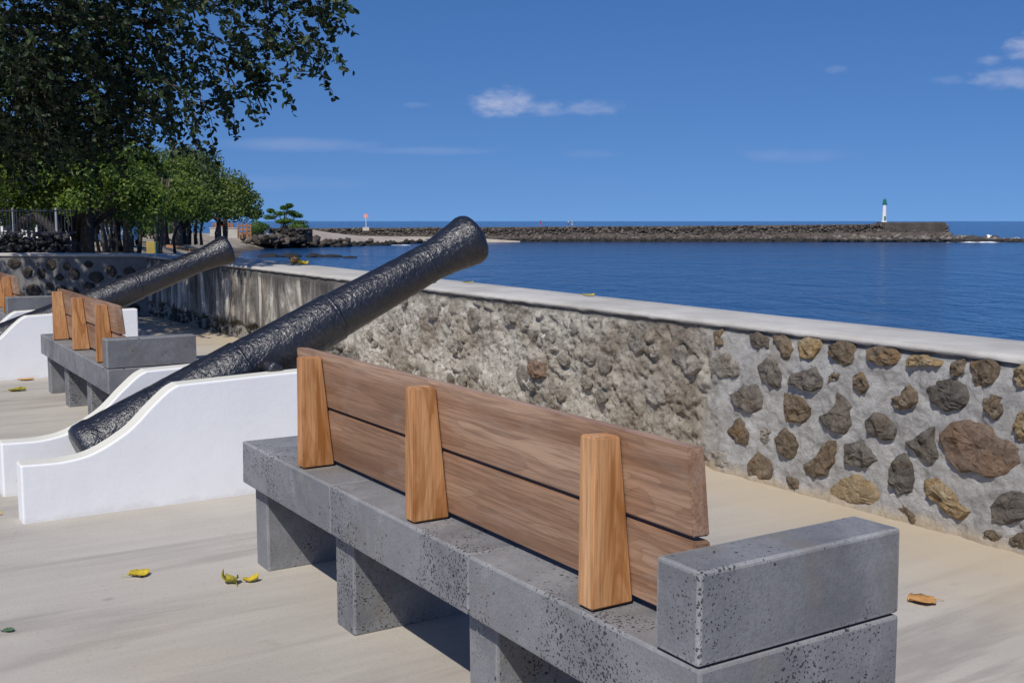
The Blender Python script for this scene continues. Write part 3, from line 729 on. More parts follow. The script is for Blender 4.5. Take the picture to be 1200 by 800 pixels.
# ================================================================ FALLEN LEAVES
def m_dry(name, a, b):
    g = mat(name); v = g.coord((1, 1, 1)); c = g.ramp(g.noise(v, 40, 4, .7), [(.3, a), (.7, b)])
    return g.fin(c, .6, g.bump(g.noise(v, 120, 3), .001), .3)
LY = m_dry('yellow_dead_leaf', (.42, .30, .02), (.62, .47, .04)); LO = m_dry('orange_dead_leaf', (.40, .19, .06), (.62, .34, .12))
LG = m_dry('green_yellow_leaf', (.16, .15, .02), (.40, .34, .04)); LB = m_dry('small_green_leaf', (.05, .10, .05), (.10, .20, .11))
def fallen(px, py, z, ln, wd, curl, rz, m, label, seed):
    rs = np.random.RandomState(seed); V = []; F = []; n = 9; k = 5
    for i in range(n):
        t = i / (n - 1); hw = 1.25 * wd * (math.sin(math.pi * min(1, t * .96 + .02)) ** .75) * (1 + rs.uniform(-.12, .12))
        for j in range(k):
            u = (j / (k - 1) - .5) * 2
            V.append(((t - .5) * ln, u * hw, .004 + curl * (abs(u) ** 1.6 * .8 + (2 * t - 1) ** 2 * .30 + .55 * u * (t - .3) + .3 * math.sin(5 * t + seed) * abs(u) + .5) + rs.uniform(0, .004) * (1 + curl * 20)))
    for i in range(n - 1):
        for j in range(k - 1): F.append((i * k + j, (i + 1) * k + j, (i + 1) * k + j + 1, i * k + j + 1))
    zm = min(p[2] for p in V); V = [(p[0], p[1], p[2] - zm + .001) for p in V]; zs = V[k // 2][2]
    sv, sf = tube([(-ln * .5 + .002, 0, zs), (-ln * .62, .004, zs * .6 + .002), (-ln * .8, .012, .002)], [.0016, .0013, .001], 5)
    o = len(V); V += [tuple(p) for p in sv]; F += [tuple(i + o for i in q) for q in sf]
    ob = mk('fallen_leaf', V, F, m, smooth=True); P = at_z(px, py, z) if py else PW(px[0], px[1], z); ob.location = P; ob.rotation_euler.z = rz
    md = ob.modifiers.new('thickness', 'SOLIDIFY'); md.thickness = .0012
    return tag(ob, label, 'leaf', 'fallen leaves')
fallen(163, 674, .003, .075, .028, .014, .5, LY, 'curled yellow leaf alone on the pavement left of the bench', 1)
fallen(270, 682, .003, .075, .024, .024, 2.4, LG, 'brownish green curled leaf lying closer to the bench leg, left of a pair', 2)
fallen(294, 681, .003, .055, .013, .018, .2, LY, 'small yellow leaf beside the brownish green leaf near the bench leg', 3)
fallen(1080, 704, .003, .10, .046, .010, .15 + 3.14, LO, 'dry orange leaf on the pavement right of the stone armrest', 4)
fallen(20, 458, .003, .13, .028, .02, .5, LG, 'dull brown leaf on the pavement left of the second bench', 5)
fallen(30, 445, .003, .13, .03, .01, .1, LO, 'thin pale leaf at the foot of the farther white cradle', 9)
fallen(10, 739, .003, .035, .010, .006, .3, LB, 'tiny green leaf near the lower left corner of the picture', 6)
fallen(690, 346, .8325, .085, .030, .008, .2, LY, 'yellow leaf on the pale coping of the sea wall', 7)
fallen(549, 331, .844, .085, .02, .008, .1, LG, 'yellow green leaf on the coping below the cannon muzzle', 8)
fallen((10.55, 3.30), None, .858, .17, .05, .07, 1.2, LO, 'large curled brown leaf on the far stretch of the coping', 12)
fallen((10.45, 3.36), None, .858, .12, .04, .04, .3, LY, 'yellow leaf against the large brown leaf on the far coping', 13)

# ================================================================ TREES
def leaves_np(cent, nrm, size, aspect=.5, hexa=True, droop=None, rs=np.random):
    """leaf blades as folded hexagons (two quads) or diamonds; cent Nx3, nrm Nx3 facing, size N"""
    N = len(cent); nrm = nrm / np.linalg.norm(nrm, axis=1)[:, None]
    a = rs.randn(N, 3) if droop is None else droop + .6 * rs.randn(N, 3)
    a -= (a * nrm).sum(1)[:, None] * nrm; a /= np.linalg.norm(a, axis=1)[:, None] + 1e-9; b = np.cross(nrm, a)
    L_ = size[:, None]; Wd = L_ * aspect * .5; up = nrm * Wd * .45
    if hexa:
        pts = [cent - a * L_ * .5, cent - a * L_ * .18 + b * Wd + up, cent + a * L_ * .2 + b * Wd * .85 + up, cent + a * L_ * .5,
               cent + a * L_ * .2 - b * Wd * .85 + up, cent - a * L_ * .18 - b * Wd + up]
        V = np.stack(pts, 1).reshape(-1, 3); o = np.arange(N)[:, None] * 6
        F = np.concatenate([o + [0, 1, 2, 3], o + [0, 3, 4, 5]], 0)
    else:
        V = np.stack([cent - a * L_ * .5, cent + b * Wd + up, cent + a * L_ * .5, cent - b * Wd + up], 1).reshape(-1, 3); o = np.arange(N)[:, None] * 4
        F = o + [0, 1, 2, 3]
    return V, F
def fast_mesh(name, V, F, m, parent=None):
    me = bpy.data.meshes.new(name); nf, k = F.shape
    me.vertices.add(len(V)); me.vertices.foreach_set('co', V.astype(np.float32).ravel())
    me.loops.add(nf * k); me.loops.foreach_set('vertex_index', F.astype(np.int32).ravel())
    me.polygons.add(nf); me.polygons.foreach_set('loop_start', np.arange(0, nf * k, k, dtype=np.int32)); me.polygons.foreach_set('loop_total', np.full(nf, k, dtype=np.int32))
    me.update(calc_edges=True); me.materials.append(m); return mko(name, me, parent)
def in_ell(n, c, r, rs, shell=0.):
    d = rs.randn(n, 3); d /= np.linalg.norm(d, axis=1)[:, None]; q = rs.rand(n) ** (1 / 3.); q = shell + (1 - shell) * q
    return np.array(c) + d * q[:, None] * np.array(r), d

# ---- near tree: boughs overhanging from the left
rs = np.random.RandomState(21)
nt_ = empty('overhanging_tree', (-11.5, 18.6, -.05)); base = np.array([-11.5, 18.6, -.05])
tag(nt_, 'dark leafy tree overhanging the top left corner, boughs against the sky', 'tree')
def pxell(px, py, rx, ry, Y, rd):
    P = at_y(px, py, Y); s_ = Y / FPX; return (np.array(P), np.array((rx * s_, rd, ry * s_)))
ELL = [(pxell(0, 20, 180, 135, 12.5, 2.2), 700), (pxell(-60, 120, 120, 75, 13.5, 1.5), 240), (pxell(50, 135, 75, 40, 13, 1.2), 110), (pxell(90, 105, 75, 55, 12.5, 1.2), 120), (pxell(180, 25, 110, 60, 12, 1.3), 105),
       (pxell(280, 5, 80, 50, 11.8, 1.), 46), (pxell(345, 2, 30, 28, 11.6, .6), 12), (pxell(170, 105, 60, 28, 12, .9), 16),
       (pxell(-260, -20, 260, 240, 13.5, 3.), 420), (pxell(40, -190, 300, 150, 12.5, 3.), 560), (pxell(230, -150, 200, 110, 12.3, 2.2), 200), ((np.array((-9.8, 19.8, 6.9)), np.array((5.4, 3.4, 1.0))), 640)]  # last ellipsoid is unseen, added to shade the low wall under the trees
twigs = []; cen = []; nor = []; siz = []; drp = []
def add_twig(p0, d0, ln, nl, lsz):
    pts = [np.array(p0)]; d = np.array(d0, float); d /= np.linalg.norm(d); k = 6
    for i in range(k):
        d = d + np.array((rs.randn() * .14, rs.randn() * .14, -.10 + rs.randn() * .1)); d /= np.linalg.norm(d); pts.append(pts[-1] + d * ln / k)
    twigs.append((pts, [.007 - .0009 * i for i in range(k + 1)]))
    for j in range(nl):
        t = (.12 + .88 * (j + rs.rand() * .8) / nl) * k; i = min(k - 1, int(t)); q = pts[i] + (pts[i + 1] - pts[i]) * (t - i)
        sd_ = rs.randn(3); sd_[2] -= .3; sd_ /= np.linalg.norm(sd_)
        cen.append(q + sd_ * lsz * .55); n3 = rs.randn(3) * .75 + np.array((0, -.1, .75)); nor.append(n3); siz.append(lsz * rs.uniform(.7, 1.2)); drp.append(sd_)
for (c, r), n in ELL:
    P_, D_ = in_ell(n, c, r, rs)
    for p_, d_ in zip(P_, D_):
        dr = np.array((.45, -.1, -.25)) + .7 * d_ + .35 * rs.randn(3)
        add_twig(p_, dr, rs.uniform(.35, .7), rs.randint(15, 24), .080 if c[1] < 18 else .13)
# long hanging sprays seen singly against the sky: start and end in the picture, real depth from 11 to 12.5 m
for (x0, y0, x1, y1) in [(330, 30, 408, 86), (340, 45, 385, 100), (300, 45, 352, 92), (290, 60, 335, 118), (270, 70, 318, 120), (262, 85, 305, 148), (245, 85, 278, 163),
                         (235, 95, 262, 140), (225, 95, 250, 178), (205, 100, 236, 165), (190, 110, 242, 200), (170, 105, 205, 150), (240, 70, 312, 95), (345, 10, 398, 36), (350, 0, 388, 14), (255, 60, 300, 112),
                         (215, 70, 268, 118), (150, 115, 185, 162), (310, 40, 366, 70), (180, 90, 226, 128), (280, 40, 345, 72), (160, 130, 216, 172)]:
    Y = rs.uniform(11.2, 12.4); a = np.array(at_y(x0, y0, Y)); b = np.array(at_y(x1, y1, Y - .2)); pts = []
    mid = (a + b) / 2 + np.array((.06, 0, .10)); k = 10
    for i in range(k + 1):
        t = i / k; pts.append((1 - t) ** 2 * a + 2 * t * (1 - t) * mid + t * t * b + rs.randn(3) * .012)
    twigs.append((pts, [.010 - .0008 * i for i in range(k + 1)]))
    for _ in range(int(np.linalg.norm(b - a) * 46)):
        t = (1 - rs.rand() ** 1.3 * .95) * k; i = min(k - 1, int(t)); q = pts[i] + (pts[i + 1] - pts[i]) * (t - i); sd_ = rs.randn(3); sd_ /= np.linalg.norm(sd_)
        cen.append(q + sd_ * .06); nor.append(rs.randn(3) * .8 + np.array((0, -.2, .6))); siz.append(.080 * rs.uniform(.7, 1.2)); drp.append(sd_ + (0, 0, -.3))
    for _ in range(3):
        i = rs.randint(3, k); add_twig(pts[i], (pts[i] - pts[i - 1]) + rs.randn(3) * .05, rs.uniform(.15, .32), rs.randint(6, 11), .085)
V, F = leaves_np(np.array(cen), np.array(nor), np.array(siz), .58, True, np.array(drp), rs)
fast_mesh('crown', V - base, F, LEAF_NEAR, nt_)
lst = [([np.array(p) - base for p in pts], rad) for pts, rad in twigs if True]
tubes('twigs', lst, BARK_D, nt_, 3, False)['kind'] = 'stuff'
tubes('trunk', [([(0, 0, 0), (.1, -.1, 1.2), (.5, -.4, 2.6), (1.2, -1.2, 3.8)], [.55, .42, .36, .30])], BARK_D, nt_, 14)
limbs = []
for (c, r), n in ELL:
    e = c - base; s0 = np.array((1.0, -1.0, 3.5)); m1 = s0 * .55 + e * .45 + np.array((0, 0, .5)); e = s0 + (e - s0) * .82; limbs.append(([s0, m1, e], [.16, .09, .02]))
for l_ in limbs: tubes('limb', [l_], BARK_D, nt_, 8)

# ---- banyan trees along the shore road
def banyan(name, P0, rad, hgt, crown_base, nclump, nleaf, lsz, m, label, seed, trunks=9, spread=.4, hexa=False, flat=1.0, clump=.20):
    rs = np.random.RandomState(seed); e = empty(name, P0); rx, ry = rad; hz = (hgt - crown_base)
    cs = []; rr = []
    for i in range(nclump):
        d = rs.randn(3); d /= np.linalg.norm(d); d[2] = abs(d[2]) * 1.15 - .28; q = rs.uniform(.55, .95)
        cs.append((d[0] * rx * q, d[1] * ry * q, crown_base + max(.02, .25 + d[2] * .72 * q * flat) * hz)); rr.append(rs.uniform(.7, 1.25) * clump * min(rx, hz * 1.3))
    cs = np.array(cs); rr = np.array(rr); per = nleaf // nclump; C_ = []; N_ = []
    for c, r in zip(cs, rr):
        p, d = in_ell(per, (0, 0, 0), (r, r, r * .62), rs, .35); C_.append(c + p); N_.append(d * .7 + rs.randn(per, 3) * .55 + (0, 0, .45))
    C_ = np.concatenate(C_); N_ = np.concatenate(N_)
    V, F = leaves_np(C_, N_, lsz * rs.uniform(.6, 1.3, len(C_)), .55, hexa, None, rs); fast_mesh('crown', V, F, m, e)
    for i in range(trunks):                                         # trunk bundle and aerial roots
        a = rs.rand() * 6.28; q = spread * rx * rs.rand() ** .7; x, y = math.cos(a) * q, math.sin(a) * q * ry / rx; t = hgt * rs.uniform(.015, .034) * (1.5 if i < 2 else .5)
        tubes('trunk' if i < 2 else 'aerial_root', [([(x, y, -.1), (x * 1.02 + rs.uniform(-.1, .1), y, crown_base * .5), (x * 1.1, y * 1.1, crown_base * 1.05), (x * 1.35, y * 1.3, crown_base + hz * .45)], [t * 1.25, t * .9, t * .8, t * .4])], BARK if i % 2 else BARK_D, e, 9)
    for i in range(7):
        c = cs[rs.randint(len(cs))]; tubes('limb', [([(0, 0, crown_base * .8), (c[0] * .5, c[1] * .5, crown_base + (c[2] - crown_base) * .5 + .2), tuple(c)], [.045 * hgt * .5, .03 * hgt * .5, .01 * hgt * .5])], BARK_D, e, 7)
    tag(e, label, 'tree', 'banyan trees along the shore road'); return e
def gnd(px, Y): # ground point at that picture column and distance
    x = (px - 600) / FPX * Y; return Vector((x, Y, float(np.interp(Y, LZ_Y, LZ))))
banyan('banyan_tree', gnd(218, 78), (5.0, 7), 7.3, 1.5, 130, 30000, .21, LEAF_FAR, 'rounded sunlit banyan tree at the seaward end of the row', 5, 16, .45)
banyan('banyan_tree', gnd(262, 112), (3.6, 6), 6.0, 1.9, 80, 13000, .24, LEAF_FAR, 'smaller banyan crown beside the rusty fence, farthest of the row', 6, 7, .3)
banyan('banyan_tree', gnd(152, 50), (3.4, 5), 5.7, 1.2, 100, 24000, .16, LEAF_MID, 'bright green banyan tree with many aerial roots behind the far wall corner', 8, 22, .6)
banyan('banyan_tree', gnd(92, 36), (3.0, 3.4), 4.9, 1.0, 100, 22000, .13, LEAF_MID, 'banyan tree with pale twisted trunks behind the dark low wall end', 9, 14, .3)
banyan('banyan_tree', gnd(-30, 34), (2.9, 3.2), 5.0, 1.5, 90, 17000, .13, LEAF_MID, 'banyan tree at the left edge with low arching limb', 10, 8, .3)
banyan('banyan_tree', gnd(40, 62), (6, 4.5), 7.6, 1.8, 80, 14000, .22, LEAF_FAR, 'darker banyan crown behind, between the other trees', 11, 8, .3)
banyan('banyan_tree', gnd(130, 90), (6, 6), 8.0, .5, 90, 16000, .25, LEAF_FAR, 'banyan tree in the second row behind the aerial roots', 12, 10, .4)
banyan('banyan_tree', gnd(186, 122), (5.2, 5), 6.4, .3, 70, 12000, .28, LEAF_FAR, 'low dense banyan added to darken the view between the trunks at the back', 13, 8, .3)  # extra tree; its low crown adds darkness behind the trunks

# ---- small almond tree on the beach wall: flat tiers
def almond(P0, h, wdt):
    rs = np.random.RandomState(33); e = empty('almond_tree', P0); C_ = []; N_ = []; lim = []
    tiers = [(-.45, .55, .30), (.1, .42, .5), (.42, .35, .42), (-.2, .68, .35), (.2, .72, .33), (-.05, .9, .22), (.15, .97, .18), (-.38, .78, .2), (.40, .60, .25), (-.1, .38, .4), (.25, .22, .3), (-.02, .15, .25)]
    for dx, z, r in tiers:
        for _ in range(3):
            c = np.array((dx * wdt + rs.randn() * .25, rs.randn() * wdt * .18, z * h)); p, d = in_ell(150, c, (r * wdt * .55, r * wdt * .5, .5), rs); C_.append(p); N_.append(rs.randn(150, 3) * .5 + (0, -.2, 1))
        lim.append(([(0, 0, h * .1), (dx * wdt * .4, 0, z * h * .7), (dx * wdt, 0, z * h)], [.12, .07, .03]))
    V, F = leaves_np(np.concatenate(C_), np.concatenate(N_), .40 * rs.uniform(.6, 1.2, 150 * 3 * len(tiers)), .6, False, None, rs); fast_mesh('crown', V, F, LEAF_ALM, e)
    tubes('trunk', [([(0, 0, -.3), (.05, 0, h * .4), (.1, 0, h * .95)], [.18, .13, .04])], BARK, e, 8)
    for l_ in lim: tubes('limb', [l_], BARK, e, 6)
    return tag(e, 'small bright green tree with flat tiers of leaves above the beach wall', 'tree')
AY = 226
almond(at_y(334, 272, AY), 5.4, 6.6)

# ================================================================ SHORE DETAILS
def rocks(n, pos, size, seed, sub=1, squash=.75):
    """many rough rocks as one vertex and face array"""
    rs = np.random.RandomState(seed); bm = bmesh.new(); bmesh.ops.create_icosphere(bm, subdivisions=sub, radius=1); B_ = np.array([v.co[:] for v in bm.verts])
    T = np.array([[v.index for v in f.verts] for f in bm.faces]); bm.free(); Vs = []; Fs = []
    for i in range(n):
        s_ = size[i] * np.array((rs.uniform(.75, 1.3), rs.uniform(.75, 1.3), squash * rs.uniform(.7, 1.2))); q = B_ + .34 * rs.randn(*B_.shape) * (.6 if sub == 1 else .25)
        a = rs.rand() * 6.28; ca, sa = math.cos(a), math.sin(a); q = q * s_; q = np.stack([q[:, 0] * ca - q[:, 1] * sa, q[:, 0] * sa + q[:, 1] * ca, q[:, 2]], 1)
        Vs.append(q + pos[i]); Fs.append(T + i * len(B_))
    return np.concatenate(Vs), np.concatenate(Fs)

# ---- breakwater
bw = empty('breakwater', (20, 281, SEA_Z)); bo = np.array((20, 281, SEA_Z))
tag(bw, 'long breakwater of dark rubble stone across the harbour mouth', 'breakwater')
def btop(x): return np.interp(x, [-60, -30, 0, 40, 75, 90, 92, 108], [-.45, -.35, -.15, .1, .4, .55, .8, 1.0])
bx = np.linspace(-62, 107.5, 120); prof = [(-7.5, SEA_Z - 1), (-5.0, SEA_Z + .2), (-2.5, None, -.6), (-2.1, None, -.15), (-1.7, None, -.05), (2.4, None, 0), (3, None, -.4), (7.5, SEA_Z - 1)]
V = []
for x in bx:
    t = btop(x)
    for q in prof: V.append((x - 20, q[0], (q[1] if q[1] is not None else t + q[2]) - SEA_Z))
V = np.array(V); V[:, 1] += .25 * pn(V * (.3, .3, .3)); k = len(prof)
F = [(i * k + j, (i + 1) * k + j, (i + 1) * k + j + 1, i * k + j + 1) for i in range(len(bx) - 1) for j in range(k - 1)] + [tuple(range(k)), tuple(range((len(bx) - 1) * k, len(bx) * k))[::-1]]
mk('core', V, F, m_plain('breakwater_core', (.085, .07, .058), .9, .3, .4, .1), bw)
rs = np.random.RandomState(5); N = 7500; x = rs.uniform(-62, 108, N); u = rs.rand(N); t = btop(x)
fy = np.interp(u, [0, .35, .42, 1], [-6.6, -5.0, -3.6, -2.7]); fz = np.where(u < .35, np.interp(u, [0, .35], [SEA_Z - .2, SEA_Z + .9]), np.where(u < .42, SEA_Z + 1.0, SEA_Z + 1.0 + (u - .42) / .58 * (t - SEA_Z - 1.15)))
pos = np.stack([x, 281 + fy + rs.randn(N) * .15, fz], 1) - bo
v, f = rocks(N, pos, np.where(u < .4, rs.uniform(.35, .75, N), rs.uniform(.22, .48, N)), 6); o = fast_mesh('rubble', v, f, RUBBLE, bw); o['kind'] = 'stuff'
# seaward end: dark parapet block and a tongue of boulders
block('parapet', 92 - 20, 107 - 20, -3.6, 3.2, .9, 1.05 - SEA_Z, [m_plain('dark_parapet', (.085, .072, .06), .9, .35, .5, .2)], bw, .25, 2, False, .15)
N = 700; x = rs.uniform(75, 128, N); h_ = np.interp(x, [75, 92, 108, 118, 128], [1.6, 2.0, 1.7, .9, .2]); yy_ = rs.uniform(-9.5, 4, N)
pos = np.stack([x, 281 + yy_ + np.interp(x, [75, 128], [1.2, -2]), SEA_Z + h_ * (1 - np.abs(yy_ + 3) / 8) * rs.uniform(.3, 1, N)], 1) - bo
v, f = rocks(N, pos, rs.uniform(.4, .95, N), 7); o = fast_mesh('rubble', v, f, m_rubble('pale_tip_rubble', (.10, .085, .07), (.19, .165, .14), (.33, .30, .26)), bw); o['kind'] = 'stuff'
def sea_rock(px, py, wpx, hpx, Y, label, m=RUBBLE_DK, seed=0):
    P_ = at_z(px, py, SEA_Z) if Y is None else at_y(px, py, Y); s_ = P_.y / FPX
    bm = bmesh.new(); bmesh.ops.create_icosphere(bm, subdivisions=3, radius=1); V = np.array([v.co[:] for v in bm.verts]); T = np.array([[v.index for v in f.verts] for f in bm.faces]); bm.free()
    V *= (1 + .5 * fbm(V * 1.4 + seed * 7, 4))[:, None]; V *= (wpx * .5 * s_, wpx * .45 * s_, hpx * s_)
    o = fast_mesh('sea_rock', V, T, m); o.location = (P_.x, P_.y, SEA_Z); return tag(o, label, 'rock', 'dark rocks awash in the sea')
sea_rock(1141, 281, 26, 8, 268, 'black rock awash at the tip of the breakwater', seed=1)
sea_rock(1166, 281, 16, 6, 282, 'smaller black rock with surf behind it, outermost of the breakwater tip', seed=2)
sea_rock(1120, 283, 18, 5, 268, 'low dark rock in the foam between rubble tip and black rock', seed=3)
for i, (px, py, wp, hp, lab) in enumerate([(316, 301, 26, 3.5, 'leftmost low dark rock in the shallows beyond the coping'), (342, 301, 24, 4, 'dark rock in the shallows just left of the brown leaf'),
                                    (368, 301, 22, 4, 'dark rock in the shallows right of the brown leaf'), (389, 301, 26, 3, 'flat dark rock in the shallows, second from the right'), (410, 302, 16, 2, 'rightmost flat rock of the row in the shallows')]):
    sea_rock(px, py, wp, hp, None, lab, seed=10 + i)
# rocky bank below the path, and loose stones along the beach
def stuff_rocks(name, n, pts, size, m, seed, jit):
    rs = np.random.RandomState(seed); P_ = np.array([at_z(px, py, z)[:] if Y is None else at_y(px, py, Y)[:] for px, py, z, Y in pts]); i = rs.randint(0, len(P_) - 1, n); t = rs.rand(n)[:, None]
    pos = P_[i] * (1 - t) + P_[i + 1] * t + rs.randn(n, 3) * jit
    v, f = rocks(n, pos, rs.uniform(.5, 1.3, n) * size, seed); o = fast_mesh(name, v, f, m); return tag(o, kind='stuff')
tag(stuff_rocks('shore_boulders', 260, [(300, 279, 0, 205), (330, 283, 0, 212), (365, 286, 0, 220), (405, 288, 0, 228), (440, 287, 0, 240)], .75, RUBBLE, 14, (2.0, 2.2, .45)), 'loose brown boulders along the small beach', 'boulders')
tag(stuff_rocks('black_shore_rocks', 220, [(430, 289, 0, 232), (455, 287.5, 0, 240), (480, 285, 0, 254), (520, 283.5, 0, 268), (560, 283, 0, 274)], .6, RUBBLE_DK, 15, (1.2, 1.2, .2)), 'low black rocks along the waterline of the beach', 'rocks')
# rock retaining wall under the almond tree
def stone_wall(name, px0, px1, py0, py1, Y0, Y1, label, m, thick=1.6, rr=.42, n=260, seed=3):
    a0, a1 = at_y(px0, py1, Y0), at_y(px1, py1, Y1); ztp = at_y((px0 + px1) / 2, py0, (Y0 + Y1) / 2).z; zb = min(a0.z, a1.z) - .4
    d = (a1 - a0); d.z = 0; ln = d.length; e = empty(name, (a0.x, a0.y, zb), math.atan2(d.y, d.x)); h = ztp - zb
    mk('core', [(x, y, z) for x in (0, ln) for y, z in ((0.1, 0), (0.25, h - .1), (thick, h - .1), (thick, 0))], [(0, 1, 2, 3), (7, 6, 5, 4), (0, 4, 5, 1), (1, 5, 6, 2), (2, 6, 7, 3), (3, 7, 4, 0)], m, e)
    rs = np.random.RandomState(seed); z = rs.rand(n) * h; pos = np.stack([rs.rand(n) * ln, .05 + rs.randn(n) * .08 + np.where(rs.rand(n) < .2, rs.rand(n) * thick, 0), z], 1)
    v, f = rocks(n, pos, rs.uniform(.6, 1.2, n) * rr, seed); fast_mesh('rubble', v, f, m, e)['kind'] = 'stuff'
    return tag(e, label, 'wall')
stone_wall('rubble_wall', 320, 356, 268, 281, 214, 210, 'dark rubble retaining wall below the small tiered tree', RUBBLE_DK, 2.5, .5, 150)
stone_wall('rubble_wall', 303, 322, 268, 279, 206, 214, 'pale rubble wall stub left of the tiered tree', RUBBLE, 2, .45, 90, 4)
# sloping path from the almond tree to the breakwater
PATHM = m_plain('pale_beach_path', (.40, .34, .27), .9, .18, .3, .05)
pts = [(340, 268, 222), (365, 271, 232), (395, 276, 240), (430, 279.5, 252), (470, 280, 262), (540, 280, 269), (610, 285, 272)]
V = []; 
for i, (px, py, Y) in enumerate(pts):
    c = at_y(px, py, Y); wd = [4.5, 4.5, 4.5, 4, 2.4, 1.0, .3][i]; V += [(c.x - .4 * wd, c.y + wd, c.z + .5), (c.x, c.y, c.z + .1), (c.x + .5 * wd, c.y - wd * .7, c.z - .35), (c.x + .9 * wd, c.y - wd * 1.1, SEA_Z - .4)]
k = 4; F = [(i * k + j, i * k + j + 1, (i + 1) * k + j + 1, (i + 1) * k + j) for i in range(len(pts) - 1) for j in range(k - 1)]
tag(mk('beach_path', V, F, PATHM, smooth=True), kind='structure')

# low concrete walls and rusty fence beside the road end
CW = m_plain('cream_concrete', (.50, .45, .37), .85, .15, .8, .01); RUST = m_plain('rusty_steel', (.33, .14, .05), .85, .4, 2, .01)
def low_wall(px0, px1, py0, py1, Y, label):
    a, b = at_y(px0, py1, Y), at_y(px1, py1, Y); h = at_y(px0, py0, Y).z - a.z
    e = empty('concrete_wall', (a.x, a.y, a.z - .3)); block('wall_body', 0, b.x - a.x, 0, .5, 0, h + .3, [CW], e, .03); block('wall_cap', -.08, b.x - a.x + .08, -.08, .58, h + .3, h + .42, [CW], e, .03)
    return tag(e, label, 'wall')
low_wall(246, 263, 267.5, 275, 172, 'low cream concrete wall with flat cap under the banyan crown edge')
low_wall(264, 279, 268, 277, 166, 'second low concrete wall, nearer the rusty fence')
def fence(pxs, py0, py1, Y, label):
    a = at_y(pxs[0], py1, Y); e = empty('rusty_fence', (a.x, a.y, a.z - .3)); h = at_y(pxs[0], py0, Y).z - a.z + .3; s_ = Y / FPX
    xs = [(p - pxs[0]) * s_ for p in pxs]
    for i, x in enumerate(xs): block('post', x - .09, x + .09, -.09, .09, 0, h * random.uniform(.9, 1.08), [RUST], e, .02)
    for i in range(len(xs) - 1):
        for z in (.35, .6, .85): block('rail', xs[i] + .092, xs[i + 1] - .092, -.03, .03, h * z - .12, h * z + .12, [RUST], e, .02)
    return tag(e, label, 'fence')
fence([250, 256, 262, 268, 273], 261, 268, 176, 'rusty orange rail fence standing behind the cream concrete walls')
fence([279, 284, 289, 294], 262, 277, 163, 'taller rusty fence panel at the end of the concrete walls')
def bush(px, py, Y, r, h, label, seed):
    rs = np.random.RandomState(seed); P_ = at_y(px, py, Y); e = empty('shrub', P_); C_, D_ = in_ell(900, (0, 0, h * .5), (r, r, h * .55), rs, .3)
    V, F = leaves_np(C_, D_ + rs.randn(900, 3) * .5, .3 * rs.uniform(.6, 1.2, 900), .6, False, None, rs); fast_mesh('foliage', V, F, LEAF_ALM, e)
    tubes('stem', [([(0, 0, -.2), (0, 0, h * .6)], [.08, .03])], BARK, e, 6); return tag(e, label, 'shrub', 'shrubs by the shore')
bush(301, 275, 190, 1.3, 2.3, 'bright green shrub at the right end of the rusty fence', 1); bush(306, 271, 195, 1.5, 1.4, 'low green shrub on the pale rubble wall stub', 2); bush(350, 268, 224, 2.2, .9, 'low green ground shrub at the foot of the tiered tree', 3)
# white marker post
p_ = at_y(313, 273, 196); e = empty('marker_post', (p_.x, p_.y, p_.z - .3)); block('pillar', -.35, .35, -.35, .35, 0, 1.4, [m_plain('white_marker', (.72, .70, .68), .7)], e, .03); block('pillar_cap', -.42, .42, -.42, .42, 1.4, 1.55, [CW], e, .03)
tag(e, 'squat white pillar between the green shrub and the tiered tree', 'pillar')

# ---- harbour marks
def lighthouse(px, pybase, pytop, Y):
    P_ = at_y(px, pybase, Y); s_ = Y / FPX; h = (pybase - pytop) * s_; e = empty('harbour_light', P_); wt = m_plain('lighthouse_white', (.80, .80, .79), .5, .05, 1, .005); gr = m_plain('lighthouse_green', (.01, .19, .11), .45, .15, 1, .005)
    def lt(name, pr, m, parent):
        v, f = lathe(pr, 20); v = np.stack([v[:, 1], v[:, 2], v[:, 0]], 1); return mk(name, v, [q[::-1] for q in f], m, parent, smooth=False)
    lt('base', [(-.3, .0), (-.3, .75), (.25, .75), (.3, .62), (.3, 0)], wt, e)
    tw = lt('tower', [(.3, .56), (h * .70, .44), (h * .70, 0)], wt, e); block('door', -.2, .2, -.60, -.50, .35, 1.5, [gr], tw, .02)
    gl = lt('gallery', [(h * .70, .0), (h * .70, .46), (h * .72, .62), (h * .75, .62), (h * .75, .0)], gr, e)
    V_, F_ = [], []
    for i in range(10):
        a = i * .628; v, f = tube([(math.cos(a) * .58, math.sin(a) * .58, h * .75), (math.cos(a) * .58, math.sin(a) * .58, h * .83)], .03, 5); mk('baluster', v, f, gr, gl)
    v, f = tube([(math.cos(i * .314) * .58, math.sin(i * .314) * .58, h * .83) for i in range(21)], .035, 5); mk('handrail', v, f, gr, gl)
    lt('lantern', [(h * .75, .36), (h * .87, .36), (h * .89, .42), (h * .92, .2), (h * .935, .06), (h * 1.0, .045), (h * 1.0, 0)], gr, e)
    return tag(e, 'white harbour light tower with green top on the breakwater end', 'lighthouse')
lighthouse(1036, 260.5, 231.5, 281)
PK = m_plain('faded_red_disc', (.78, .30, .24), .6, .08); WP = m_plain('white_pole', (.7, .7, .68), .6, .08); 
p_ = at_y(429, 267, 268); e = empty('channel_marker', (p_.x, p_.y, p_.z - .2)); v, f = tube([(0, 0, 0), (0, 0, 2.7)], .09, 8); mk('pole', v, f, WP, e)
v, f = tube([(0, -.06, 3.0), (0, .06, 3.0)], .55, 24); mk('disc', v, f, PK, e); v, f = tube([(0, -.1, 2.6), (0, -.08, 3.4)], .06, 6); mk('bracket', v, f, WP, e)
block('footing', -.8, .8, -.5, .5, -.5, .35, [CW], e, .05); tag(e, 'channel marker with pale red disc on a thin white pole', 'marker')

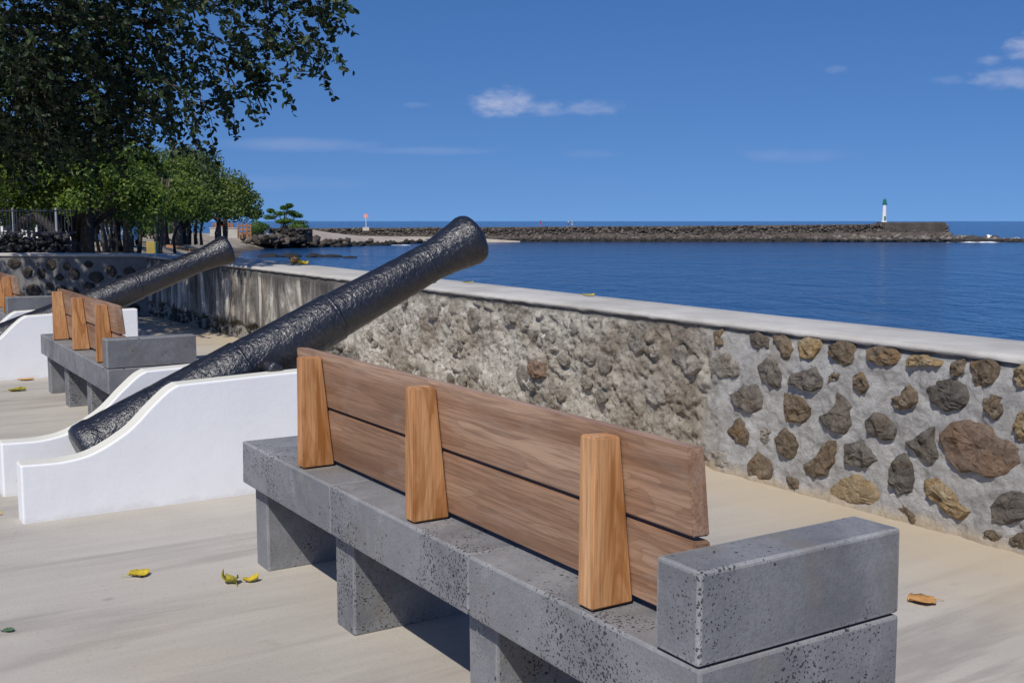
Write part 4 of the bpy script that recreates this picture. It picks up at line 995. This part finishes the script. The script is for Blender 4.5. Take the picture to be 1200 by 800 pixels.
# ---- people strolling on the breakwater
def person(px, pyfeet, Y, h, shirt, trousers, label, seed, face):
    rs = np.random.RandomState(seed); P_ = at_y(px, pyfeet, Y); P_.z = btop(P_.x) - 0.0
    J = {'pel': (0, 0, .53), 'spi': (0, 0, .66), 'che': (0, 0, .78), 'nec': (0, 0, .845), 'hd': (0, .005, .895), 'hd2': (0, .005, .96)}
    s1 = .07
    for sg, nm in ((-1, 'l'), (1, 'r')):
        J['hip' + nm] = (sg * .05, 0, .50); J['kn' + nm] = (sg * .053, s1 * sg * .6, .28); J['an' + nm] = (sg * .055, s1 * sg * 1.0 + (-.02 if sg < 0 else 0), .035); J['to' + nm] = (sg * .06, s1 * sg + .07, .015)
        J['sh' + nm] = (sg * .105, 0, .815); J['el' + nm] = (sg * .13, -.03 * sg, .64); J['wr' + nm] = (sg * .135, .05 * -sg + .03, .50); J['ha' + nm] = (sg * .135, .06 * -sg + .035, .455)
    rad = {'pel': .075, 'spi': .068, 'che': .085, 'nec': .032, 'hd': .055, 'hd2': .052}
    for nm in 'lr':
        for k_, r in (('hip', .058), ('kn', .036), ('an', .024), ('to', .02), ('sh', .04), ('el', .027), ('wr', .02), ('ha', .022)): rad[k_ + nm] = r
    keys = list(J); ed = [('pel', 'spi'), ('spi', 'che'), ('che', 'nec'), ('nec', 'hd'), ('hd', 'hd2')]
    for nm in 'lr': ed += [('pel', 'hip' + nm), ('hip' + nm, 'kn' + nm), ('kn' + nm, 'an' + nm), ('an' + nm, 'to' + nm), ('che', 'sh' + nm), ('sh' + nm, 'el' + nm), ('el' + nm, 'wr' + nm), ('wr' + nm, 'ha' + nm)]
    me = bpy.data.meshes.new('skel'); me.from_pydata([tuple(np.array(J[k_]) * h) for k_ in keys], [(keys.index(a), keys.index(b)) for a, b in ed], [])
    ob = bpy.data.objects.new('skel', me); col.objects.link(ob); ob.modifiers.new('s', 'SKIN'); sv = me.skin_vertices[0].data
    for i, k_ in enumerate(keys): sv[i].radius = (rad[k_] * h,) * 2; sv[i].use_root = (k_ == 'pel')
    sb = ob.modifiers.new('u', 'SUBSURF'); sb.levels = 1; sb.render_levels = 1
    dg = bpy.context.evaluated_depsgraph_get(); bme = bpy.data.meshes.new_from_object(ob.evaluated_get(dg)); bpy.data.objects.remove(ob)
    bme.name = 'body'; skin = m_plain('skin', (.42, .25, .17), .6, .05); hair = m_plain('hair', (.03, .02, .015), .6, .1)
    bme.materials.clear()
    for x in (skin, shirt, trousers, hair): bme.materials.append(x)
    for p in bme.polygons:
        c = p.center / h; p.use_smooth = True
        if c.z > .93 or (c.z > .89 and c.y < -.01): p.material_index = 3
        elif c.z > .845: p.material_index = 0
        elif c.z > .54 and (abs(c.x) < .115 or c.z > .70): p.material_index = 1
        elif abs(c.x) > .112: p.material_index = 0
        elif c.z > .22: p.material_index = 2
        else: p.material_index = 0
    o = mko('person', bme); o.location = P_; o.rotation_euler.z = face
    return tag(o, label, 'person', 'people walking on the breakwater')
RED = m_plain('red_cloth', (.62, .04, .06), .8, .1); WHC = m_plain('white_cloth', (.75, .75, .76), .8, .06); DKC = m_plain('dark_cloth', (.06, .06, .10), .8, .1)
person(633, 264.5, 281, 1.72, RED, RED, 'person in red clothes standing alone on the breakwater', 1, 1.2)
person(666, 264.5, 281, 1.66, WHC, DKC, 'person in white top and dark shorts, left of the two walkers', 2, -1.4)
person(670.5, 264.5, 282, 1.74, WHC, WHC, 'person in white clothes, right of the two walkers', 3, -1.5)

# ---- surf
def surf(px0, px1, Y, w_, h, label, seed, m=FOAM):
    rs = np.random.RandomState(seed); a = (px0 - 600) / FPX * Y; b = (px1 - 600) / FPX * Y; nx, ny = 90, 14; V = []
    for i in range(nx):
        for j in range(ny): V.append((a + (b - a) * i / (nx - 1), Y + (j / (ny - 1) - .5) * w_, 0))
    V = np.array(V); t = (V[:, 0] - a) / (b - a); u = (V[:, 1] - Y) / w_ * 2
    env = np.sin(np.pi * np.clip(t, 0, 1)) ** .6 * np.clip(1 - u * u, 0, 1); nn = fbm(V * (.25, .35, 1) + seed, 4, .6) + .15
    V[:, 2] = SEA_Z - .12 + env * (.15 + h * np.clip(nn, 0, 1.2)); V[:, 1] += fbm(V * (.08, 0, 0) + seed, 2) * w_ * .35
    F = [(i * ny + j, (i + 1) * ny + j, (i + 1) * ny + j + 1, i * ny + j + 1) for i in range(nx - 1) for j in range(ny - 1)]
    return tag(mk('surf', V, F, m, smooth=True), label, 'surf', None, 'stuff')
surf(1166, 1300, 300, 9, 2.6, 'white surf breaking beyond the tip of the breakwater', 3)
surf(1140, 1175, 306, 5, 1.8, 'small burst of spray behind the black tip rock', 9)
surf(1100, 1180, 266, 3, .5, 'thin foam line round the rocks at the breakwater tip', 4)
surf(1150, 1260, 275, 3, .6, 'foam streak right of the breakwater tip', 5)
surf(455, 484, 236, 3, .35, 'foam at the end of the little beach', 6)

# ================================================================ UNDER THE TREES ON THE LEFT
e0 = gnd(-30, 27); e1 = gnd(82, 27)
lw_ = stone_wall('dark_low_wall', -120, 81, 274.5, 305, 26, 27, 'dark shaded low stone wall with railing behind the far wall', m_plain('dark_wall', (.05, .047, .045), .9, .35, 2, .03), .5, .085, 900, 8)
rl = empty('railing', at_y(-120, 276, 26.3)); rl.location.z = 1.02
IRN = m_plain('dark_railing_iron', (.03, .03, .035), .5, .2)
for i in range(52): block('bar', i * .08, i * .08 + .018, -.009, .009, 0, .62, [IRN], rl, .002, 1)
for z in (.05, .55): block('rail', -.02, 4.2, -.02, -.0095, z, z + .03, [IRN], rl, .003, 1)
tag(rl, 'dark iron railing on the low shaded wall at the left', 'railing')
for px, lab in ((19, 'pale grey post left of the arching limb'), (69, 'pale grey post right of the arching limb')):
    p_ = gnd(px, 29); v, f = tube([p_ + Vector((0, 0, -.1)), p_ + Vector((0, 0, 1.72))], .03, 8); o = mk('lamp_post', v, f, m_plain('galvanised', (.36, .36, .35), .5, .1)); tag(o, lab, 'post', 'pale posts under the trees')
# low arching limb as a part of the left tree: real bough
p0 = gnd(14, 33); p1 = gnd(70, 33)
ar = []
for i in range(13):
    t = i / 12; ar.append((p0.x + (p1.x - p0.x) * t, 33, .55 + 1.05 * math.sin(math.pi * (.1 + .8 * t)) ** .7 - .15))
tr = [o for o in col.objects if o.get('label') == 'banyan tree at the left edge with low arching limb'][0]
tubes('arching_limb', [([Vector(p) - tr.location for p in ar], [.16 - .004 * i for i in range(13)])], BARK_D, tr, 9)
# pale building far behind the trees
bp = gnd(28, 96); bd = empty('waterfront_building', bp); BW_ = m_plain('building_white', (.70, .70, .68), .7, .06); RF = m_plain('grey_roof', (.36, .37, .40), .7, .1); GL = m_plain('window_glass', (.03, .04, .06), .15, .1)
block('wall', -2, 4.6, 0, 6, 0, 2.3, [BW_], bd, .03)
rf = prism('roof', [(-2.4, 2.303), (5.0, 2.303), (1.3, 3.5)], -.5, 6.5, RF, bd, .02)
for i in range(4): 
    wdw = block('window', -1.5 + i * 1.6, -.5 + i * 1.6, -.04, .06, .9, 1.75, [GL], bd, .01); block('sill', -1.55 + i * 1.6, -.45 + i * 1.6, -.12, -.043, .82, .895, [BW_], wdw, .01)
tag(bd, 'low white building with grey gabled roof seen under the arching limb', 'building')
# parked white van half hidden by the aerial roots
def van(px, Y, rz, label, paint):
    P_ = gnd(px, Y); e = empty('parked_van', P_, rz); PT = m_plain('van_paint_' + paint[0], paint[1], .3, .03, 1, 0, .5); TY = m_plain('tyre', (.02, .02, .02), .8); RM = m_plain('rim', (.4, .4, .42), .35)
    body = prism('body', [(-2.2, .32), (-2.25, .9), (-2.15, 1.85), (-1.95, 1.98), (.9, 1.98), (1.55, 1.15), (2.2, .95), (2.28, .35)], -.85, .85, PT, e, .06)
    for sg in (-1, 1):
        for x0, x1 in ((-1.9, -.75), (-.65, .35)): block('side_window', x0, x1, sg * .855 - .012, sg * .855 + .012, 1.15, 1.75, [GL], e, .01)
        block('headlight', 2.2, 2.285, sg * .62 - .14, sg * .62 + .14, .62, .82, [m_plain('lamp_glass', (.75, .75, .72), .2)], e, .02); block('tail_light', -2.27, -2.2, sg * .7 - .08, sg * .7 + .08, .9, 1.35, [RED], e, .02)
        for x in (-1.4, 1.4):
            v, f = tube([(x, sg * .80 - .1, .33), (x, sg * .80 + .1, .33)], .33, 20); t_ = mk('wheel', v, f, TY, e); v, f = tube([(x, sg * .80 - .105, .33), (x, sg * .80 + .105, .33)], .19, 14); mk('rim', v, f, RM, t_)
    V_ = [(.97, -.72, 1.90), (.97, .72, 1.90), (1.53, .74, 1.20), (1.53, -.74, 1.20)]; mk('windscreen', [(x + .02, y, z + .015) for x, y, z in V_], [(0, 1, 2, 3)], GL, e)
    return tag(e, label, 'van', 'vehicles parked under the trees')
van(143, 66, -1.35, 'white van parked behind the aerial roots under the trees', ('white', (.74, .74, .74)))
# painted kiosk box and orange kerb line, a sunlit strip put into its colour
p_ = gnd(179, 42); e = empty('utility_box', p_); block('cabinet', -.16, .16, -.12, .12, .04, .62, [m_plain('ochre_paint', (.42, .30, .07), .6, .15)], e, .015); block('side_panel', .162, .20, -.12, .12, .04, .62, [m_plain('green_paint', (.05, .22, .10), .6, .15)], e, .01); block('plinth', -.22, .24, -.18, .18, -.1, .038, [CW], e, .01)
tag(e, 'small ochre and green cabinet at the foot of the aerial roots', 'cabinet')
a = gnd(196, 60); b = gnd(232, 50); d = b - a; e = mk('road_kerb', [(0, 0, 0), (d.x, d.y, 0), (d.x, d.y + .4, 0), (0, .4, 0), (0, 0, .13), (d.x, d.y, .13), (d.x, d.y + .4, .13), (0, .4, .13)], [(0, 1, 5, 4), (1, 2, 6, 5), (2, 3, 7, 6), (3, 0, 4, 7), (4, 5, 6, 7)], m_plain('orange_sunlit_kerb', (.52, .27, .12), .8, .15, 2))
e.location = a; tag(e, kind='structure')
